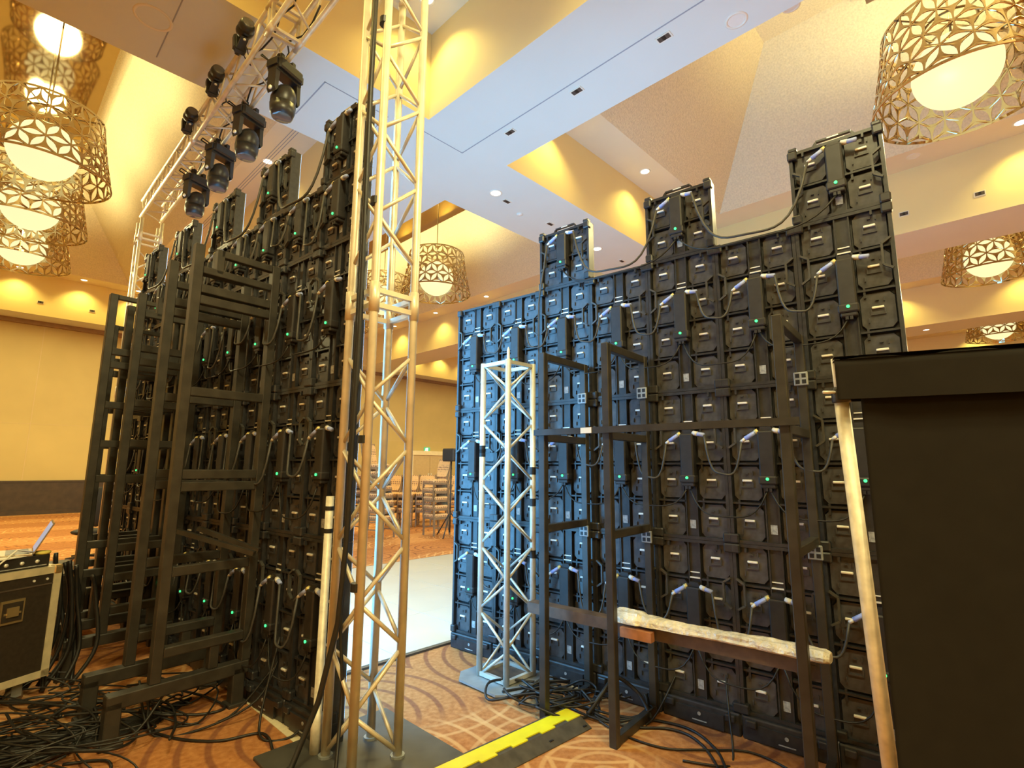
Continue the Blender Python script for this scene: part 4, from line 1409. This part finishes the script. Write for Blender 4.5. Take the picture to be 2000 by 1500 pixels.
scr = MB().cbox(-0.16, 0.16, 0.0, 0.008, 0.0, 0.22, 0.002).build('screen_lid', 'laptop_grey', t, False, (0, 0, 0.016))
scr.rotation_euler = (math.radians(-24), 0, 0)
MB().box(-0.15, 0.15, -0.002, 0.0, 0.012, 0.21).build('screen', 'laptop_screen', scr)
o = MB().box(-0.15, 0.15, -0.11, 0.11, 0, 0.004).box(-0.14, 0.15, -0.10, 0.11, 0.004, 0.007).build('paper_sheets', 'paper_white', None, False, cb + ux * -0.34 + uy * 0.12 + Vector((0, 0, 0.972)), M72 + 0.2)
tag(o, 'stack of white paper sheets on the flight case gear', 'paper')
o = MB().lathe([(0.045, 0.0), (0.05, 0.012), (0.04, 0.02)], 14).build('tape_roll', 'paper_yellow', None, True, cb + ux * -0.09 + uy * 0.07 + Vector((0, 0, 0.972)))
tag(o, 'small yellow roll beside the laptop on the flight case', 'roll')
o = MB().path([cb + ux * -0.1 + uy * 0.1 + Vector((0, 0, 0.98)), cb + ux * -0.25 + uy * 0.06 + Vector((0, 0, 1.02)), cb + ux * -0.38 + uy * -0.01 + Vector((0, 0, 0.95)), cb + ux * -0.42 + uy * -0.03 + Vector((0, 0, 0.7)), cb + ux * -0.45 + uy * -0.03 + Vector((0, 0, 0.4))], 0.006, 6).build('power_lead', 'paper_white', None, True)
tag(o, 'pale lead hanging over the front of the flight case', 'cable')
# cables bunched behind the case
for k in range(10):
    a = cb + ux * (0.06 + 0.02 * k) + uy * rnd.uniform(0.0, 0.3)
    pts = [a + Vector((0, 0, 0.95 - 0.02 * k)), a + ux * 0.05 + Vector((rnd.uniform(-.03, .03), 0, 0.6)), a + ux * 0.08 + Vector((rnd.uniform(-.05, .05), -0.02, 0.25)), a + ux * 0.1 + Vector((rnd.uniform(-.1, .1), -0.15, 0.02))]
    floor_cable([tuple(p) for p in pts], 0.014, 'black cable hanging down behind the flight case corner', 'cables hanging behind the flight case')
# long black low case behind the left frames
t = thing('equipment_trunk', 'low black trunk on the floor behind the left support frames', 'trunk', L(1.35, 7.2, 0), LED_R)
MB().cbox(-0.5, 0.5, -0.25, 0.25, 0.06, 0.55, 0.02).build('body', 'gear_black', t)
for z in (0.14, 0.46):
    MB().box(-0.51, 0.51, -0.26, 0.26, z, z + 0.03).build('edge_band', 'steel_black', t)
for x in (-0.4, 0.4):
    MB().tube((x, -0.2, 0.03), (x, -0.14, 0.03), 0.03, 12).build('wheel', 'rubber_grey', t)
# black office chair half hidden behind the far truss tower
t = thing('office_chair', 'black rounded office chair half hidden behind far truss tower', 'chair', Vector((-7.15, 9.1, 0)), math.radians(-120))
MB().ell((0, 0.0, 0.48), 0.25, 0.25, 0.06, 16, 8).build('seat', 'office_black', t, True)
MB().ell((0, 0.22, 0.90), 0.24, 0.07, 0.33, 18, 10).build('backrest', 'office_black', t, True)
MB().tube((0, 0, 0.08), (0, 0, 0.46), 0.03, 10).build('column', 'steel_black', t, True)
for k in range(5):
    a = 2 * math.pi * k / 5
    lg = MB().bar((0, 0, 0.09), (0.28 * math.cos(a), 0.28 * math.sin(a), 0.07), 0.04, 0.03).build('leg', 'steel_black', t)
    MB().ell((0.28 * math.cos(a), 0.28 * math.sin(a), 0.03), 0.03, 0.03, 0.03, 10, 6).build('caster', 'rubber_grey', lg, True)

# ================================================================== BANQUET FURNITURE
ch = {}
ch['seat'] = MB().cbox(-0.22, 0.22, -0.22, 0.22, 0.42, 0.50, 0.025).mesh('seat', 'chair_fabric')
q = MB()
zs = [0.55, 0.65, 0.78, 0.90, 0.96]
hw = [0.17, 0.20, 0.215, 0.205, 0.16]
vs_ = []
for z, h_ in zip(zs, hw):
    y = 0.20 + (z - 0.5) * 0.22
    vs_ += [(-h_, y - 0.03, z), (h_, y - 0.03, z), (h_, y + 0.02, z), (-h_, y + 0.02, z)]
fs_ = [(3, 2, 1, 0), (16, 17, 18, 19)]
for k in range(4):
    for j in range(4):
        fs_.append((k * 4 + j, k * 4 + (j + 1) % 4, k * 4 + 4 + (j + 1) % 4, k * 4 + 4 + j))
q.add(vs_, fs_)
ch['backrest'] = q.mesh('backrest', 'chair_fabric')
ch['lf'] = MB().bar((-0.20, -0.20, 0), (-0.20, -0.19, 0.44), 0.032, 0.032).mesh('leg', 'chair_frame')
ch['rf'] = MB().bar((0.20, -0.20, 0), (0.20, -0.19, 0.44), 0.032, 0.032).mesh('leg', 'chair_frame')
for nm, sx in (('lr', -1), ('rr', 1)):
    q = MB().bar((sx * 0.205, 0.27, 0), (sx * 0.205, 0.19, 0.46), 0.032, 0.032).bar((sx * 0.205, 0.19, 0.46), (sx * 0.21, 0.31, 0.97), 0.030, 0.030)
    ch[nm] = q.mesh('leg', 'chair_frame')
ch['st'] = MB().bar((-0.2, -0.2, 0.40), (0.2, -0.2, 0.40), 0.024, 0.05).bar((-0.2, -0.2, 0.40), (-0.2, 0.2, 0.40), 0.024, 0.05).bar((0.2, -0.2, 0.40), (0.2, 0.2, 0.40), 0.024, 0.05).bar((-0.2, 0.2, 0.40), (0.2, 0.2, 0.40), 0.024, 0.05).bar((-0.2, -0.195, 0.18), (-0.2, 0.24, 0.18), 0.02, 0.025).bar((0.2, -0.195, 0.18), (0.2, 0.24, 0.18), 0.02, 0.025).mesh('frame_rail', 'chair_frame')


def chair(loc, rz, label, group, tilt=0.0):
    t = thing('banquet_chair', label, 'chair', loc, rz, group)
    if tilt:
        t.rotation_euler = (tilt, 0, rz)
    for nm, k in (('seat', 'seat'), ('backrest', 'backrest'), ('leg', 'lf'), ('leg', 'rf'), ('leg', 'lr'), ('leg', 'rr'), ('frame_rail', 'st')):
        obj(nm, ch[k], t)


p = Vector((-1.80, 12.75, 0))
rz = math.radians(-44)
for k in range(5):
    chair(p + Vector((0, 0, 0.20 * k)) + Vector((math.sin(rz), -math.cos(rz), 0)) * 0.012 * k, rz, 'patterned banquet chair in the open stack by the dance floor, %s from bottom' % ORD[k], 'stacked chairs by the dance floor')
p = Vector((-2.95, 12.2, 0))
for k in range(8):
    chair(p + Vector((0, 0, 0.165 * k)) + Vector((math.cos(math.radians(-20)), math.sin(math.radians(-20)), 0)) * (-0.03 * k), math.radians(62), 'banquet chair in leaning stack seen through the near truss, %s from bottom' % ORD[k], 'leaning chair stack behind near truss')
p = Vector((-3.75, 12.6, 0))
for k in range(6):
    chair(p + Vector((0, 0, 0.18 * k)), math.radians(62), 'banquet chair in the stack left of the leaning stack, %s from bottom' % ORD[k], 'chair stack left of the leaning stack')


def table(loc, label):
    t = thing('banquet_table', label, 'table', loc, ROOM_R, 'folding tables in the background')
    MB().cbox(-0.9, 0.9, -0.38, 0.38, 0.71, 0.75, 0.008).build('tabletop', 'table_top', t)
    MB().box(-0.88, 0.88, -0.36, 0.36, 0.66, 0.71).build('apron', 'table_dark', t)
    for x in (-0.8, 0.8):
        for y in (-0.32, 0.32):
            MB().tube((x, y, 0), (x, y, 0.68), 0.02, 8).build('leg', 'table_dark', t)


table(Vector((-2.75, 15.6, 0)), 'dark folding table behind the open chair stack, left one')
table(Vector((-1.15, 16.3, 0)), 'dark folding table behind the open chair stack, right one')
for k, (x, y) in enumerate(((-3.30, 14.35), (-2.82, 14.45), (-2.36, 14.55), (-1.55, 14.5))):
    for j in range(3):
        chair(Vector((x, y - 0.01 * j, 0.20 * j)), math.radians(-14 + 6 * k), 'patterned chair in %s row stack behind the open stack, %s from bottom' % (('leftmost', 'second', 'third', 'rightmost')[k], ORD[j]), 'row of chair stacks behind the open stack')
# speaker on a stand at the edge of the right wall
t = thing('loudspeaker', 'black loudspeaker just left of the right LED wall edge', 'loudspeaker', Vector((-1.42, 12.4, 1.72)), math.radians(-25))
MB().cbox(-0.16, 0.16, -0.17, 0.17, 0, 0.30, 0.03).build('cabinet', 'gear_black', t)
MB().box(-0.13, 0.13, -0.178, -0.168, 0.03, 0.27).build('grille', 'tape_black', t)
t = thing('speaker_stand', 'thin black stand holding the loudspeaker by the right wall', 'stand', Vector((-1.42, 12.4, 0)))
MB().tube((0, 0, 0.1), (0, 0, 1.72), 0.018, 10).build('pole', 'gear_black', t, True)
for k in range(3):
    a = 2.1 * k + 0.3
    MB().tube((0, 0, 0.55), (0.45 * math.cos(a), 0.45 * math.sin(a), 0.015), 0.014, 8).build('leg', 'gear_black', t, True)
# exit sign
t = thing('exit_sign', 'small green exit sign above the pale double door', 'sign', R(23.05, 17.09, 2.50), ROOM_R)
MB().box(-0.19, 0.19, -0.03, 0.0, -0.12, 0.12).build('housing', 'exit_green', t)
MB().box(-0.05, 0.06, -0.034, -0.03, -0.09, 0.09).build('door_symbol', 'exit_white', t)
q = MB().ell((-0.09, -0.033, 0.06), 0.022, 0.004, 0.024, 10, 6).bar((-0.09, -0.033, 0.03), (-0.10, -0.033, -0.03), 0.03, 0.004, (0, 1, 0)).bar((-0.10, -0.033, -0.03), (-0.06, -0.033, -0.09), 0.018, 0.004, (0, 1, 0)).bar((-0.10, -0.033, -0.03), (-0.15, -0.033, -0.08), 0.018, 0.004, (0, 1, 0)).bar((-0.14, -0.033, 0.01), (-0.05, -0.033, 0.02), 0.014, 0.004, (0, 1, 0))
q.build('running_figure', 'exit_white', t)
